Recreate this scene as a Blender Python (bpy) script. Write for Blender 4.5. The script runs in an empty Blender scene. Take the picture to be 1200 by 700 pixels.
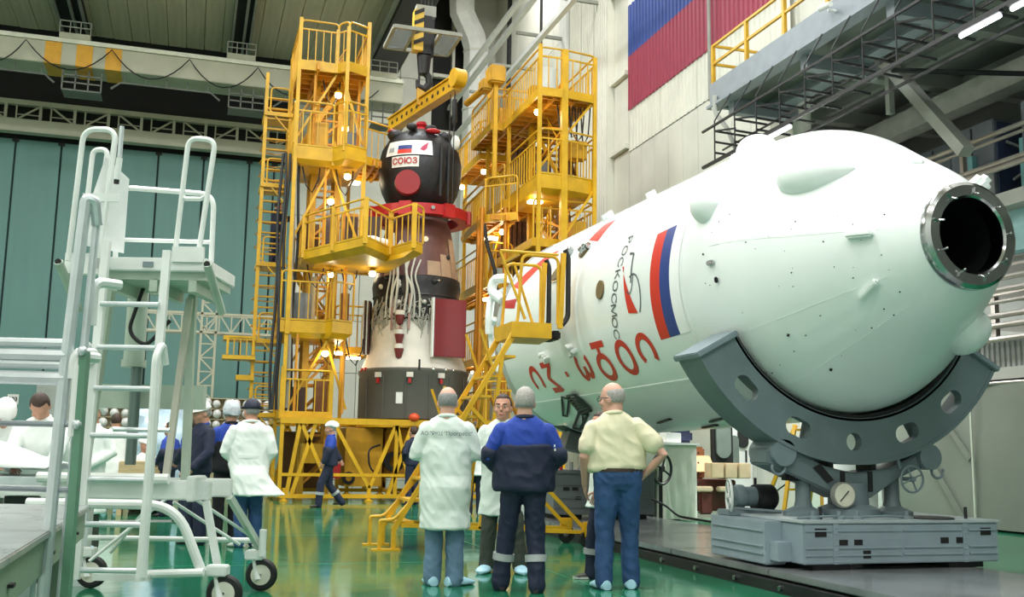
import bpy, bmesh, math, random
from mathutils import Vector as V, Matrix, noise
random.seed(7)
S = bpy.context.scene; COL = S.collection
R = math.radians
# ---------------------------------------------------------------- camera
cam = bpy.data.objects.new('camera', bpy.data.cameras.new('camera')); COL.objects.link(cam)
cam.data.sensor_width = 36; cam.data.lens = 36; cam.data.clip_end = 300
cam.matrix_world = Matrix.Translation((0, 0, 1.22)) @ Matrix.Rotation(R(-17.2), 4, 'Z') @ Matrix.Rotation(R(98.44), 4, 'X') @ Matrix.Rotation(R(.94), 4, 'Z')
S.camera = cam
# ---------------------------------------------------------------- light
S.view_settings.view_transform = 'Standard'; S.view_settings.look = 'None'
S.view_settings.exposure = 0.22; S.view_settings.gamma = 1; S.view_settings.use_curve_mapping = False
W = bpy.data.worlds.new('world'); S.world = W; W.use_nodes = True
W.node_tree.nodes['Background'].inputs[0].default_value = (.8, .86, .9, 1); W.node_tree.nodes['Background'].inputs[1].default_value = .3
def area(x, y, z, sx, sy, power, col=(1, .98, .95), rot=(0, 0, 0)):
    l = bpy.data.lights.new('hall_or_fill_lamp', 'AREA'); l.shape = 'RECTANGLE'; l.size = sx; l.size_y = sy; l.energy = power; l.color = col
    o = bpy.data.objects.new('hall_or_fill_lamp', l); COL.objects.link(o); o.location = (x, y, z); o.rotation_euler = rot; return o
for x in (-9, -2, 4.6):                       # the hall's high-bay lamp rows, under the roof and above the frame
    for y in (-3, 7, 17, 26.5):
        area(x, y, 15.6, 3.2, 1.6, 620, (1, .98, .95) if x < 3 else (.94, .975, 1))
for y in (4, 14, 24, 33): area(9.4, y, 19.6, 1.6, 2.4, 420)
# ---------------------------------------------------------------- materials
def lin(h):
    h = h.lstrip('#'); c = [int(h[i:i+2], 16)/255 for i in (0, 2, 4)]
    return tuple(x/12.92 if x <= .04045 else ((x+.055)/1.055)**2.4 for x in c)
MC = {}
def mat(name, hexc, rough=.5, metal=0, var=.12, scale=4, bump=0, bscale=60, spec=.5, coat=0, emit=None, estr=0, stretch=None, rvar=.1):
    if name in MC: return MC[name]
    m = bpy.data.materials.new(name); m.use_nodes = True; nt = m.node_tree; b = nt.nodes['Principled BSDF']
    c = lin(hexc); b.inputs['Roughness'].default_value = rough; b.inputs['Metallic'].default_value = metal
    b.inputs['Specular IOR Level'].default_value = spec; b.inputs['Coat Weight'].default_value = coat; b.inputs['Coat Roughness'].default_value = .08
    tc = nt.nodes.new('ShaderNodeTexCoord'); src = tc.outputs['Object']
    if stretch:
        mp = nt.nodes.new('ShaderNodeMapping'); mp.inputs['Scale'].default_value = stretch; nt.links.new(src, mp.inputs[0]); src = mp.outputs[0]
    n = nt.nodes.new('ShaderNodeTexNoise'); n.inputs['Scale'].default_value = scale; n.inputs['Detail'].default_value = 5; nt.links.new(src, n.inputs['Vector'])
    r = nt.nodes.new('ShaderNodeValToRGB'); e = r.color_ramp.elements
    e[0].position = .3; e[1].position = .7
    e[0].color = tuple(x*(1-var) for x in c)+(1,); e[1].color = tuple(min(1, x*(1+var*.7)) for x in c)+(1,)
    nt.links.new(n.outputs['Fac'], r.inputs[0]); nt.links.new(r.outputs[0], b.inputs['Base Color'])
    mr = nt.nodes.new('ShaderNodeMapRange'); mr.inputs[3].default_value = max(.02, rough-rvar*rough); mr.inputs[4].default_value = min(1, rough+rvar*rough)
    nt.links.new(n.outputs['Fac'], mr.inputs[0]); nt.links.new(mr.outputs[0], b.inputs['Roughness'])
    if bump:
        n2 = nt.nodes.new('ShaderNodeTexNoise'); n2.inputs['Scale'].default_value = bscale; n2.inputs['Detail'].default_value = 3; nt.links.new(src, n2.inputs['Vector'])
        bp = nt.nodes.new('ShaderNodeBump'); bp.inputs['Strength'].default_value = bump; bp.inputs['Distance'].default_value = .02
        nt.links.new(n2.outputs['Fac'], bp.inputs['Height']); nt.links.new(bp.outputs[0], b.inputs['Normal'])
    if emit:
        b.inputs['Emission Color'].default_value = lin(emit)+(1,); b.inputs['Emission Strength'].default_value = estr
    MC[name] = m; return m
Y_ = mat('yellow_paint', '#d0a018', .42, var=.18, scale=3)
YD = mat('yellow_paint_worn', '#c09018', .5, var=.25, scale=2.5)
WH = mat('white_paint', '#e6e8e4', .4, var=.06)
WT = mat('white_tube', '#dfe3e0', .35, var=.08)
AL = mat('aluminium', '#ced5d8', .3, .45, var=.1, scale=9)
STEEL = mat('polished_steel', '#b9babb', .16, 1, var=.08)
DST = mat('dark_steel', '#2c2d2e', .5, .4, var=.2)
BLK = mat('black_rubber', '#141415', .6, var=.2)
GREY = mat('machine_grey', '#75848a', .45, var=.1, scale=3)
GRC = mat('cart_grey', '#8b9aa3', .42, var=.1, scale=3)
RED = mat('red_paint', '#b01c22', .4, var=.15)
PALE = mat('wall_pale', '#d9d9cd', .6, var=.07, scale=1.2)
PALE2 = mat('wall_pale_panel', '#cfd0c6', .6, var=.07, scale=1.2)
TEAL = mat('door_teal', '#65908b', .55, var=.08, scale=1.1, stretch=(2, 1, .25))
TEALD = mat('joint_dark', '#1d3a3b', .7)
CEIL = mat('ceiling_slab', '#d6ccb2', .8, var=.14, scale=1.6, stretch=(2.5, .15, 1))
CONC = mat('concrete', '#9a9c94', .8, var=.14, scale=1.3, bump=.15)
CONCD = mat('concrete_dark', '#6f726c', .85, var=.15, scale=1.3)
DARKW = mat('wall_shade_channel_dark', '#232323', .9)  # shade of the hollow above the door put into the colour; also dark roof channels
CREAM = mat('girder_cream', '#aeae9a', .55, var=.1, scale=1.5)
BULB = mat('lamp_glass', '#fff2d8', .3, emit='#ffe9c0', estr=14)
TUBEL = mat('lamp_tube', '#f4f8ff', .3, emit='#f2f7ff', estr=9)
# ---------------------------------------------------------------- mesh helpers
ORG = {}
class MB:
    def __init__(s): s.v = []; s.f = []
    def add(s, vs, fs):
        n = len(s.v); s.v += [tuple(p) for p in vs]; s.f += [tuple(i+n for i in f) for f in fs]; return s
    def box(s, c, d, rz=0, M=None):
        hx, hy, hz = d[0]/2, d[1]/2, d[2]/2
        if M is None: M = Matrix.Translation(c) @ Matrix.Rotation(rz, 4, 'Z')
        vs = [M @ V((x*hx, y*hy, z*hz)) for z in (-1, 1) for y in (-1, 1) for x in (-1, 1)]
        return s.add(vs, [(0, 2, 3, 1), (4, 5, 7, 6), (0, 1, 5, 4), (2, 6, 7, 3), (0, 4, 6, 2), (1, 3, 7, 5)])
    def bx(s, x0, x1, y0, y1, z0, z1): return s.box(((x0+x1)/2, (y0+y1)/2, (z0+z1)/2), (abs(x1-x0), abs(y1-y0), abs(z1-z0)))
    def bar(s, p, q, w, h=None, up=(0, 0, 1)):
        p, q = V(p), V(q); d = q-p; L = d.length
        if L < 1e-6: return s
        d /= L; u = V(up)
        if abs(d.dot(u)) > .98: u = V((0, 1, 0))
        x = d.cross(u).normalized(); z = x.cross(d); M = Matrix((x, d, z)).transposed().to_4x4(); M.translation = (p+q)/2
        return s.box(None, (w, L, h or w), M=M)
    def tube(s, pts, r, n=8, closed=False):
        P = [V(p) for p in pts]; k = len(P); rings = []; u = None
        for i in range(k):
            a = P[i-1] if (i or closed) else P[i]; b = P[(i+1) % k] if (i < k-1 or closed) else P[i]
            t = (b-a)
            t = t.normalized() if t.length > 1e-9 else V((0, 0, 1))
            if u is None: u = t.orthogonal().normalized()
            else:
                u = u-t*u.dot(t); u = u.normalized() if u.length > 1e-6 else t.orthogonal().normalized()
            w = t.cross(u); rr = r[i] if isinstance(r, (list, tuple)) else r
            rings.append([P[i]+(u*math.cos(2*math.pi*j/n)+w*math.sin(2*math.pi*j/n))*rr for j in range(n)])
        vs = [p for g in rings for p in g]; fs = []
        for i in range(k if closed else k-1):
            i2 = (i+1) % k
            for j in range(n): fs.append((i*n+j, i*n+(j+1) % n, i2*n+(j+1) % n, i2*n+j))
        if not closed: fs += [tuple(range(n-1, -1, -1)), tuple((k-1)*n+j for j in range(n))]
        return s.add(vs, fs)
    def cyl(s, p, q, r0, r1=None, n=16): return s.tube([p, q], [r0, r0 if r1 is None else r1], n)
    def lathe(s, prof, c=(0, 0, 0), axis='Z', n=32, a0=0, a1=360):
        full = abs(a1-a0) >= 360; m = n if full else n+1; vs = []
        for r, z in prof:
            for j in range(m):
                a = R(a0+(a1-a0)*j/n); x, y = r*math.cos(a), r*math.sin(a)
                vs.append(V(c)+(V((x, y, z)) if axis == 'Z' else V((x, z, y)) if axis == 'Y' else V((z, x, y))))
        fs = []
        for i in range(len(prof)-1):
            for j in range(n):
                j2 = (j+1) % m; fs.append((i*m+j, i*m+j2, (i+1)*m+j2, (i+1)*m+j))
        return s.add(vs, fs)
    def ball(s, c, r, n=14, m=9, M=None):
        if not isinstance(r, (list, tuple)): r = (r, r, r)
        M = (M or Matrix()).to_4x4(); M = Matrix.Translation(c) @ M; vs = [M @ V((0, 0, r[2]))]; fs = []
        for i in range(1, m):
            a = math.pi*i/m
            for j in range(n):
                b = 2*math.pi*j/n; vs.append(M @ V((r[0]*math.sin(a)*math.cos(b), r[1]*math.sin(a)*math.sin(b), r[2]*math.cos(a))))
        vs.append(M @ V((0, 0, -r[2])))
        for j in range(n):
            fs.append((0, 1+j, 1+(j+1) % n))
            for i in range(m-2): fs.append((1+i*n+j, 1+(i+1)*n+j, 1+(i+1)*n+(j+1) % n, 1+i*n+(j+1) % n))
            fs.append((len(vs)-1, 1+(m-2)*n+(j+1) % n, 1+(m-2)*n+j))
        return s.add(vs, fs)
    def prism(s, poly, z0, z1, f=None):            # poly in 2-D, f(x, y, h) -> world
        f = f or (lambda x, y, h: (x, y, h)); k = len(poly)
        vs = [f(x, y, z0) for x, y in poly]+[f(x, y, z1) for x, y in poly]
        return s.add(vs, [tuple(range(k-1, -1, -1)), tuple(range(k, 2*k))]+[(i, (i+1) % k, k+(i+1) % k, k+i) for i in range(k)])
    def merge(s, o): return s.add(o.v, o.f)
    def build(s, name, m=None, parent=None, smooth=True, ang=35, fix=False, bevel=0, mods=None):
        me = bpy.data.meshes.new(name)
        vs = s.v
        if parent is not None and parent in ORG and not getattr(s, 'local', False):
            Mi = ORG[parent].inverted(); vs = [Mi @ V(p) for p in vs]
        me.from_pydata([tuple(p) for p in vs], [], s.f); me.update()
        bm = bmesh.new(); bm.from_mesh(me); bmesh.ops.recalc_face_normals(bm, faces=bm.faces)
        if bevel:
            bmesh.ops.remove_doubles(bm, verts=bm.verts, dist=1e-5)
            bmesh.ops.bevel(bm, geom=[e for e in bm.edges if len(e.link_faces) == 2 and e.calc_face_angle(0) > .5], offset=bevel, segments=2, affect='EDGES', clamp_overlap=True)
        bm.to_mesh(me); bm.free()
        if smooth: me.shade_smooth(); me.set_sharp_from_angle(angle=R(ang))
        if m: me.materials.append(m)
        o = bpy.data.objects.new(name, me); COL.objects.link(o)
        if parent is not None:
            o.parent = parent
            if parent in ORG: ORG[o] = ORG[parent]
        return o
def tag(o, label=None, cat=None, group=None, kind=None):
    if label: o['label'] = label
    if cat: o['category'] = cat
    if group: o['group'] = group
    if kind: o['kind'] = kind
    return o
def thing(name, label, cat, loc=(0, 0, 0), rz=0, group=None):
    o = bpy.data.objects.new(name, None); COL.objects.link(o); o.location = loc; o.rotation_euler = (0, 0, rz); o.empty_display_size = .1
    ORG[o] = Matrix.Translation(loc) @ Matrix.Rotation(rz, 4, 'Z'); return tag(o, label, cat, group)
def struct(o): o['kind'] = 'structure'; return o
def dup(o, parent=None, kids={}):
    c = o.copy(); COL.objects.link(c)
    if parent: c.parent = parent
    for ch in list(o.children): dup(ch, c)
    return c
def piece(o, name, loc, parent=None, sc=None, rot=None):      # a copy of one piece, sharing its mesh
    c = o.copy(); c.name = name; COL.objects.link(c); c.location = loc
    if parent is not None: c.parent = parent
    if sc: c.scale = sc
    if rot: c.rotation_euler = rot
    return c
def text_mb(txt, size, f, depth=None, align='CENTER', sub=0, bold=0):  # lettering as flat mesh; f(x, y) -> point
    cu = bpy.data.curves.new('lettering', 'FONT'); cu.body = txt; cu.offset = bold; cu.size = size; cu.align_x = align; cu.align_y = 'CENTER'; cu.resolution_u = 3
    o = bpy.data.objects.new('lettering', cu); COL.objects.link(o); dg = bpy.context.evaluated_depsgraph_get(); dg.update()
    me = bpy.data.meshes.new_from_object(o.evaluated_get(dg)); bpy.data.objects.remove(o)
    bm = bmesh.new(); bm.from_mesh(me)
    if sub: bmesh.ops.subdivide_edges(bm, edges=bm.edges, cuts=sub, use_grid_fill=True)
    mb = MB(); mb.add([f(v.co.x, v.co.y) for v in bm.verts], [[v.index for v in fa.verts] for fa in bm.faces]); bm.free(); bpy.data.meshes.remove(me)
    return mb
def arc(c, r, a0, a1, n, f):                       # points on an arc, f(u, v) -> point
    return [f(c[0]+r*math.cos(R(a0+(a1-a0)*i/n)), c[1]+r*math.sin(R(a0+(a1-a0)*i/n))) for i in range(n+1)]
def rnd(pts, r=.06, n=4, closed=False):            # rounds the corners of a polyline
    P = [V(p) for p in pts]; out = []; k = len(P)
    for i in range(k):
        if not closed and i in (0, k-1): out.append(P[i]); continue
        a, b, c = P[i-1], P[i], P[(i+1) % k]; d1 = (a-b); d2 = (c-b); q = min(r, d1.length*.45, d2.length*.45)
        p0 = b+d1.normalized()*q; p1 = b+d2.normalized()*q
        for t in range(n+1):
            u = t/n; out.append(p0*(1-u)**2+b*2*u*(1-u)+p1*u*u)
    return out
# ---------------------------------------------------------------- the setting
f = MB().bx(-16, 18, -9, 41, -.2, 0).build('floor', None, None, smooth=False); struct(f)
fm = bpy.data.materials.new('green_epoxy'); fm.use_nodes = True; nt = fm.node_tree; b = nt.nodes['Principled BSDF']
tc = nt.nodes.new('ShaderNodeTexCoord')
n1 = nt.nodes.new('ShaderNodeTexNoise'); n1.inputs['Scale'].default_value = .55; n1.inputs['Detail'].default_value = 6; nt.links.new(tc.outputs['Object'], n1.inputs['Vector'])
rp = nt.nodes.new('ShaderNodeValToRGB'); rp.color_ramp.elements[0].position = .3; rp.color_ramp.elements[1].position = .72
rp.color_ramp.elements[0].color = lin('#155e40')+(1,); rp.color_ramp.elements[1].color = lin('#287d5b')+(1,)
nt.links.new(n1.outputs['Fac'], rp.inputs[0]); nt.links.new(rp.outputs[0], b.inputs['Base Color'])
n2 = nt.nodes.new('ShaderNodeTexNoise'); n2.inputs['Scale'].default_value = 2.6; n2.inputs['Detail'].default_value = 4; nt.links.new(tc.outputs['Object'], n2.inputs['Vector'])
mr = nt.nodes.new('ShaderNodeMapRange'); mr.inputs[3].default_value = .05; mr.inputs[4].default_value = .15; nt.links.new(n2.outputs['Fac'], mr.inputs[0]); nt.links.new(mr.outputs[0], b.inputs['Roughness'])
n3 = nt.nodes.new('ShaderNodeTexNoise'); n3.inputs['Scale'].default_value = 1.8; n3.inputs['Detail'].default_value = 2; nt.links.new(tc.outputs['Object'], n3.inputs['Vector'])
bp = nt.nodes.new('ShaderNodeBump'); bp.inputs['Strength'].default_value = .12; bp.inputs['Distance'].default_value = .02
nt.links.new(n3.outputs['Fac'], bp.inputs['Height']); nt.links.new(bp.outputs[0], b.inputs['Normal'])
b.inputs['Specular IOR Level'].default_value = .7
f.data.materials.append(fm)
gr = MB()
for y in (4.2, 7.6, 11.2, 14.8, 18.6, 22.4, 26): gr.bx(-14, 5.1, y, y+.012, -.001, .0015)
for x in (-3.4, .4, 3.6): gr.bx(x, x+.012, 2, 38, -.001, .0015)
tag(gr.build('floor_joint', mat('joint_line', '#2f8a5c', .3), f), kind=None)
# ceiling: long slabs with open joints over the main hall
ce = struct(MB().bx(-16, 7.3, -9, 41, 16.78, 16.95).build('ceiling', CEIL, None, smooth=False))
slab = MB().bx(-.322, .322, 0, 14, 0, .2).build('ceiling_slab', CEIL, ce, smooth=False, bevel=.012)
slab.location = (-8.6, 26.2, 16.55+random.uniform(-.012, .012))
x = -8.6+.66
while x < 7.0:
    piece(slab, 'ceiling_slab', (x, 26.2, 16.55+random.uniform(-.015, .015)), ce); x += .66
MB().bx(-16, 7.3, -9, 26.15, 16.55, 16.78).build('ceiling_deck', CEIL, ce, smooth=False)
for xa, xb in ((-5.4, -4.45), (.6, 1.35)):          # dark lamp channels with pale rails that run along the roof
    MB().bx(xa, xb, 20, 40, 16.3, 16.56).build('roof_channel', DARKW, ce, smooth=False)
    for q in (xa+.05, (xa+xb)/2+.08, xb-.05): MB().bx(q-.045, q+.045, 20, 40, 16.18, 16.3).build('channel_rail', CONC, ce, smooth=False)
up = struct(MB().bx(7.3, 12.5, -9, 41, 20.6, 20.8).build('ceiling_side', CEIL, None, smooth=False))
struct(MB().bx(7.1, 7.3, -9, 41, 16.5, 20.8).build('wall_side_fascia', CONCD, None, smooth=False))
t = thing('crane_runway', 'dark steel crane runway girder under the right edge of the ceiling slabs', 'girder', (6.5, 30, 15.9))
MB().bx(6.0, 6.1, 19, 39.9, 15.7, 16.5).build('web', DST, t, smooth=False); MB().bx(6.5, 6.6, 19, 39.9, 15.7, 16.5).build('web', DST, t, smooth=False)
MB().bx(5.75, 6.85, 19, 39.9, 15.6, 15.7).build('flange', DST, t, smooth=False); MB().bx(5.6, 5.72, 19, 39.9, 15.72, 15.9).build('rail', CONC, t, smooth=False)
# hangar door of tall sheet leaves
d = struct(MB().bx(-16, 3.3, 40.12, 40.3, 0, 12.25).build('door_1', TEALD, None, smooth=False))
xs = [-12.9, -11.35, -9.8, -8.25, -6.7, -5.15, -3.45, -1.75, -.1, 1.6, 2.55, 3.3]
for a, b_ in zip(xs, xs[1:]):
    MB().bx(a+.035, b_-.035, 40.0, 40.12, .15, 12.2).build('door_panel', TEAL, d, smooth=False, bevel=.015)
for a in xs[1:-1]: MB().box((a, 39.97, 12.15), (.22, .1, .12)).build('roller_bracket', DST, d, smooth=False)
MB().bx(-5.3, -3.95, 39.9, 40.02, .1, 3.55).build('wicket_door', mat('wicket_grey', '#a9b3ad', .5), d, smooth=False, bevel=.02)
MB().bx(-6.22, -5.86, 39.95, 39.99, 2.55, 2.9).build('number_plate', WH, d, smooth=False)
text_mb('103', .2, lambda x, y: (-6.04+x, 39.93, 2.725+y), bold=.004).build('number', BLK, d, smooth=False)
wb = struct(MB().bx(-16, 12, 40.3, 40.6, 0, 21).build('wall_back', DARKW, None, smooth=False))
for i, x0 in enumerate([3.35+1.36*k for k in range(6)]):
    for k, z0 in enumerate([0, 2.05, 4.1, 6.15, 8.2, 10.25, 12.3, 14.35, 16.4, 18.45]):
        if k >= 7 and i in (4,): continue
        MB().bx(x0+.012, x0+1.348, 40.1, 40.3, z0+.012, z0+2.038).build('wall_panel', PALE2 if (i+k) % 3 else PALE, wb, smooth=False)
MB().bx(9.6, 9.72, 40.05, 40.3, 15, 20).build('mullion', PALE, wb, smooth=False); MB().bx(8.8, 10.2, 40.05, 40.3, 16.6, 16.75).build('mullion', PALE, wb, smooth=False)
struct(MB().bx(-16.2, -16, -9, 41, 0, 17).build('wall_left', WH, None, smooth=False))
struct(MB().bx(-16, 18, -9.2, -9, 0, 21).build('wall_front', WH, None, smooth=False))
# right wall: flat cladding below, ribbed sheets above
wr = struct(MB().bx(11.62, 11.9, 17.7, 40.3, 0, 21).build('wall_right', PALE2, None, smooth=False))
y = 17.75
while y < 26.05:
    w = min(.83, 26.08-y)
    for z0, z1 in ((0, 4.85), (4.87, 9.68)): MB().bx(11.5, 11.62, y+.008, y+w-.008, z0, z1).build('cladding_panel', PALE2, wr, smooth=False, bevel=.006)
    y += .83
def ribbed(y0, y1, z0, z1, xf=11.5, name='ribbed_sheet', m=PALE, parent=wr, pitch=.21, d=.035):
    mb = MB(); pr = []; y = y0
    while y < y1-1e-4:
        for q, dx in ((0, 0), (.5, 0), (.6, d), (.9, d)):
            if y+q*pitch <= y1: pr.append((y+q*pitch, dx))
        y += pitch
    pr.append((y1, 0)); k = len(pr)
    mb.add([(xf+dx, yy, z) for z in (z0, z1) for yy, dx in pr], [(i, i+1, k+i+1, k+i) for i in range(k-1)])
    return mb.build(name, m, parent, smooth=False)
for y0, y1 in ((17.75, 19.85), (19.86, 21.95), (21.96, 24.05), (24.06, 26.08)):
    ribbed(y0, y1, 9.72, 10.93); ribbed(y0, y1, 15.4, 20.5)
for y0, y1 in ((27.25, 28.3), (28.32, 29.4), (29.42, 30.5)): ribbed(y0, y1, 0, 20.5, 11.3, pitch=.17)
MB().bx(11.3, 11.62, 27.2, 27.25, 0, 20.5).build('return_edge', PALE, wr, smooth=False)
for z0, z1 in ((0, 4.9), (5, 9.8), (10, 12.0), (12.2, 14.8), (15, 20.5)): MB().bx(11.52, 11.62, 26.14, 27.18, z0, z1).build('recess_panel', PALE, wr, smooth=False, bevel=.01)
for z in (9.9, 12.1, 14.9): MB().bx(11.38, 11.62, 26.1, 27.2, z-.07, z+.07).build('recess_ledge', PALE, wr, smooth=False)
for y0 in (30.6, 32.7, 34.8, 36.9, 39.0):
    for z0 in (0, 5.1, 10.2, 15.3): MB().bx(11.5, 11.62, y0+.01, min(y0+2.09, 40.2), z0+.01, z0+5.09).build('wall_panel', PALE, wr, smooth=False)
MB().bx(11.2, 11.5, 30.6, 31.3, 0, 20.5).build('pilaster', WH, wr, smooth=False)
MB().lathe([(.42, 0), (.42, 14.2), (.05, 14.3)], (11.0, 32.0, 0), n=20).build('round_column', WH, wr)
MB().bx(11.44, 11.5, 33.9, 34.05, 13, 20).build('slit', DST, wr, smooth=False); MB().bx(11.4, 11.5, 37.8, 38.1, 8, 20).build('slit', DST, wr, smooth=False)
fl = thing('wall_flag', 'huge white, blue and red flag painted on the ribbed right wall cladding', 'flag', (11.46, 22, 10.93))
for z0, z1, nm, m in ((10.93, 12.55, 'red_stripe', mat('flag_red', '#97324a', .55, var=.08)), (12.55, 14.1, 'blue_stripe', mat('flag_blue', '#2c4a97', .55, var=.08)), (14.1, 15.4, 'white_stripe', WH)):
    tag(ribbed(17.75, 26.08, z0, z1, 11.47, nm, m, fl), {'red_stripe': 'dull red stripe', 'blue_stripe': 'blue stripe', 'white_stripe': 'white stripe'}[nm])
tag(MB().cyl((11.3, 20.9, 9.5), (11.3, 20.9, 20), .045, n=8).build('wall_pipe', CONC), 'thin grey vertical pipe running down in front of the painted wall flag', 'pipe')
# pale runway beam along the right wall
t = thing('runway_beam', 'long white crane runway beam slanting up behind the right yellow tower', 'beam', (9.5, 30, 13.5))
for z in (13.7, 15.25, 15.85): MB().bx(9.42, 9.58, 20, 40, z-.07, z+.07).build('flange', WH, t, smooth=False)
for y in (22, 25, 28, 31, 34, 37): MB().bar((9.6, y, 15.0), (11.5, y, 15.0), .1).build('wall_bracket', CONC, t, smooth=False)
t = thing('air_duct', 'tall pale octagonal air duct with elbow rising beside the end wall', 'duct', (10.4, 39.3, 0))
MB().tube([(10.45, 39.3, 0), (10.45, 39.3, 17.6), (10.25, 39.2, 18.2), (9.7, 38.9, 19), (9.6, 38.8, 20.5)], .55, n=8).build('duct', WH, t, ang=20)
for z in (4, 7, 10, 12.5, 15, 17.5): MB().tube([(10.45, 39.3, z), (10.45, 39.3, z+.08)], .58, n=8).build('joint_collar', PALE, t, ang=20)
# truss above the hangar door
t = thing('door_truss', 'pale lattice truss above the teal hangar door', 'truss', (-3, 39.4, 12.3))
MB().bx(-14, 3.4, 39.1, 39.5, 12.25, 12.72).build('bottom_chord', CREAM, t, smooth=False)
MB().bx(-14, 3.4, 39.2, 39.45, 13.28, 13.46).build('top_chord', CREAM, t, smooth=False)
x = -13.9; k = 0
while x < 3.3:
    MB().bar((x, 39.3, 12.72), (x, 39.3, 13.28), .1).build('post', CREAM, t, smooth=False)
    MB().bar((x+.35, 39.3, 12.72), (x+.35, 39.3, 13.28), .05).build('post', CREAM, t, smooth=False)
    p, q = (x+.4, 12.75), (x+1.1, 13.26)
    if k % 2: p, q = (x+.4, 13.26), (x+1.1, 12.75)
    MB().bar((p[0], 39.3, p[1]), (q[0], 39.3, q[1]), .06).build('diagonal', CREAM, t, smooth=False)
    MB().bar((x+.35, 39.35, 12.95), (x+1.15, 39.35, 12.95), .035).build('rail', CREAM, t, smooth=False)
    x += 1.15; k += 1
# bridge crane girder
t = thing('crane_girder', 'cream bridge crane box girder with yellow warning stripes under the ceiling', 'crane', (-1, 35.5, 13.4))
MB().bx(-15, 6.6, 35, 36.25, 13.48, 14.22).build('box_girder', CREAM, t, smooth=False, bevel=.02)
MB().bx(-15, 6.6, 34.93, 35.06, 14.22, 14.36).build('top_rail', mat('rail_pale', '#d8d9c8', .5), t, smooth=False)
HZ = mat('hazard_yellow', '#d39a1e', .5)
for xa in (-5.25, -4.3, -3.4): MB().bx(xa, xa+.5, 34.985, 36.265, 13.47, 14.21).build('warning_stripe', HZ, t, smooth=False)
pts = []
for a, b_ in zip((-9.6, -7.7, -5.8, -3.2, -.75, 1.5, 3.7), (-7.7, -5.8, -3.2, -.75, 1.5, 3.7, 5.9)):
    for i in range(10): u = i/10; pts.append((a+(b_-a)*u, 34.8, 14.1-.85*4*u*(1-u)))
MB().tube(pts, .022, 6).build('festoon_cable', BLK, t)
for xa in (-4.85, .45, 5.4):
    g = MB(); g.bx(xa, xa+.95, 34.9, 35.9, 14.36, 14.55)
    o = g.build('trolley', CREAM, t, smooth=False)
    rl = MB()
    for dx in (0, .32, .64, .95): rl.bar((xa+dx, 34.9, 14.55), (xa+dx, 34.9, 14.95), .03)
    for z in (14.75, 14.95): rl.bar((xa, 34.9, z), (xa+.95, 34.9, z), .03)
    rl.build('trolley_rail', CONC, o, smooth=False)
    ck = MB(); xb = xa+.15
    for dx in (0, .4, .8, 1.2): ck.bar((xb+dx, 35.3, 12.75), (xb+dx, 35.3, 13.48), .045)
    for z in (12.75, 13.0, 13.25): ck.bar((xb, 35.3, z), (xb+1.2, 35.3, z), .045)
    ck.bx(xb, xb+1.2, 35.3, 36.1, 12.72, 12.76); ck.build('maintenance_cage', CONCD, t, smooth=False)
wk = MB()
for a, b_ in ((-9, -4.95), (-3.2, .3), (2.1, 5.2)):
    wk.tube([(a, 35.35, 12.95), (a+.3, 35.35, 13.2), (b_-.3, 35.35, 13.2), (b_, 35.35, 12.95)], .035, 6)
    for i in range(5): x = a+.4+(b_-a-.8)*i/4; wk.bar((x, 35.35, 13.2), (x, 35.35, 13.48), .03)
wk.build('under_rail', CONCD, t)
# ---------------------------------------------------------------- rail bed
pl = struct(MB().bx(5.2, 7.25, 4.5, 16.4, 0, .12).build('trim_1', mat('bed_side', '#24262a', .5, var=.2), None, smooth=False))
PLT = mat('steel_plate', '#8f9395', .2, .45, var=.3, scale=1.6, bump=.1, bscale=5)
for i in range(6): MB().bx(5.13, 7.32, 4.5+2*i+.006, 6.5+2*i-.006, .12, .18).build('floor_plate', PLT, pl, smooth=False, bevel=.008)
MB().bx(5.08, 5.2, 4.5, 16.4, .0, .1).build('kerb_angle', DST, pl, smooth=False)
bl = MB()
for i in range(14): bl.cyl((5.08, 5+.8*i, .05), (5.05, 5+.8*i, .05), .025, n=8)
bl.build('kerb_bolt', STEEL, pl)
# ---------------------------------------------------------------- payload fairing, axis along Y
FX, FZ, FY = 6.34, 3.123, 7.15
KS = [0, .12, .28, .5, .8, 1.12, 1.4, 1.7, 2.1, 2.6, 3.6, 5.0, 8.81]
KR = [.458, .547, .665, .809, .984, 1.18, 1.348, 1.462, 1.515, 1.546, 1.566, 1.597, 1.658]
def frad(s):
    s = min(max(s, 0), 8.8); i = max(k for k in range(len(KS)-1) if KS[k] <= s)
    def sl(k):
        if k <= 0: return (KR[1]-KR[0])/(KS[1]-KS[0])
        if k >= len(KS)-1: return (KR[-1]-KR[-2])/(KS[-1]-KS[-2])
        return (KR[k+1]-KR[k-1])/(KS[k+1]-KS[k-1])
    h = KS[i+1]-KS[i]; u = (s-KS[i])/h; m0, m1 = sl(i)*h, sl(i+1)*h
    return (2*u**3-3*u*u+1)*KR[i]+(u**3-2*u*u+u)*m0+(-2*u**3+3*u*u)*KR[i+1]+(u**3-u*u)*m1
def fs(s, th, off=0):
    a = R(th); r = frad(s)+off; return V((FX-r*math.cos(a), FY+s, FZ+r*math.sin(a)))
def fframe(s, th):                                  # local frame: x toward the tail, y up round the skin, z out of it
    a = R(th); n = V((-math.cos(a), -(frad(s+.05)-frad(s-.05))/.1, math.sin(a))).normalized()
    y = V((math.sin(a), 0, math.cos(a))); x = y.cross(n).normalized(); y = n.cross(x)
    M = Matrix((x, y, n)).transposed().to_4x4(); return M
FW = mat('fairing_white', '#eef3f2', .3, var=.035, scale=1.3, bump=.03, bscale=8, coat=.35)
FW2 = mat('fairing_white_fitting', '#eef2f1', .35, var=.04)
fa = thing('payload_fairing', 'big white rocket nose fairing lying on its side in the grey cradle', 'rocket fairing', (FX, 8, 1.6))
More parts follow.
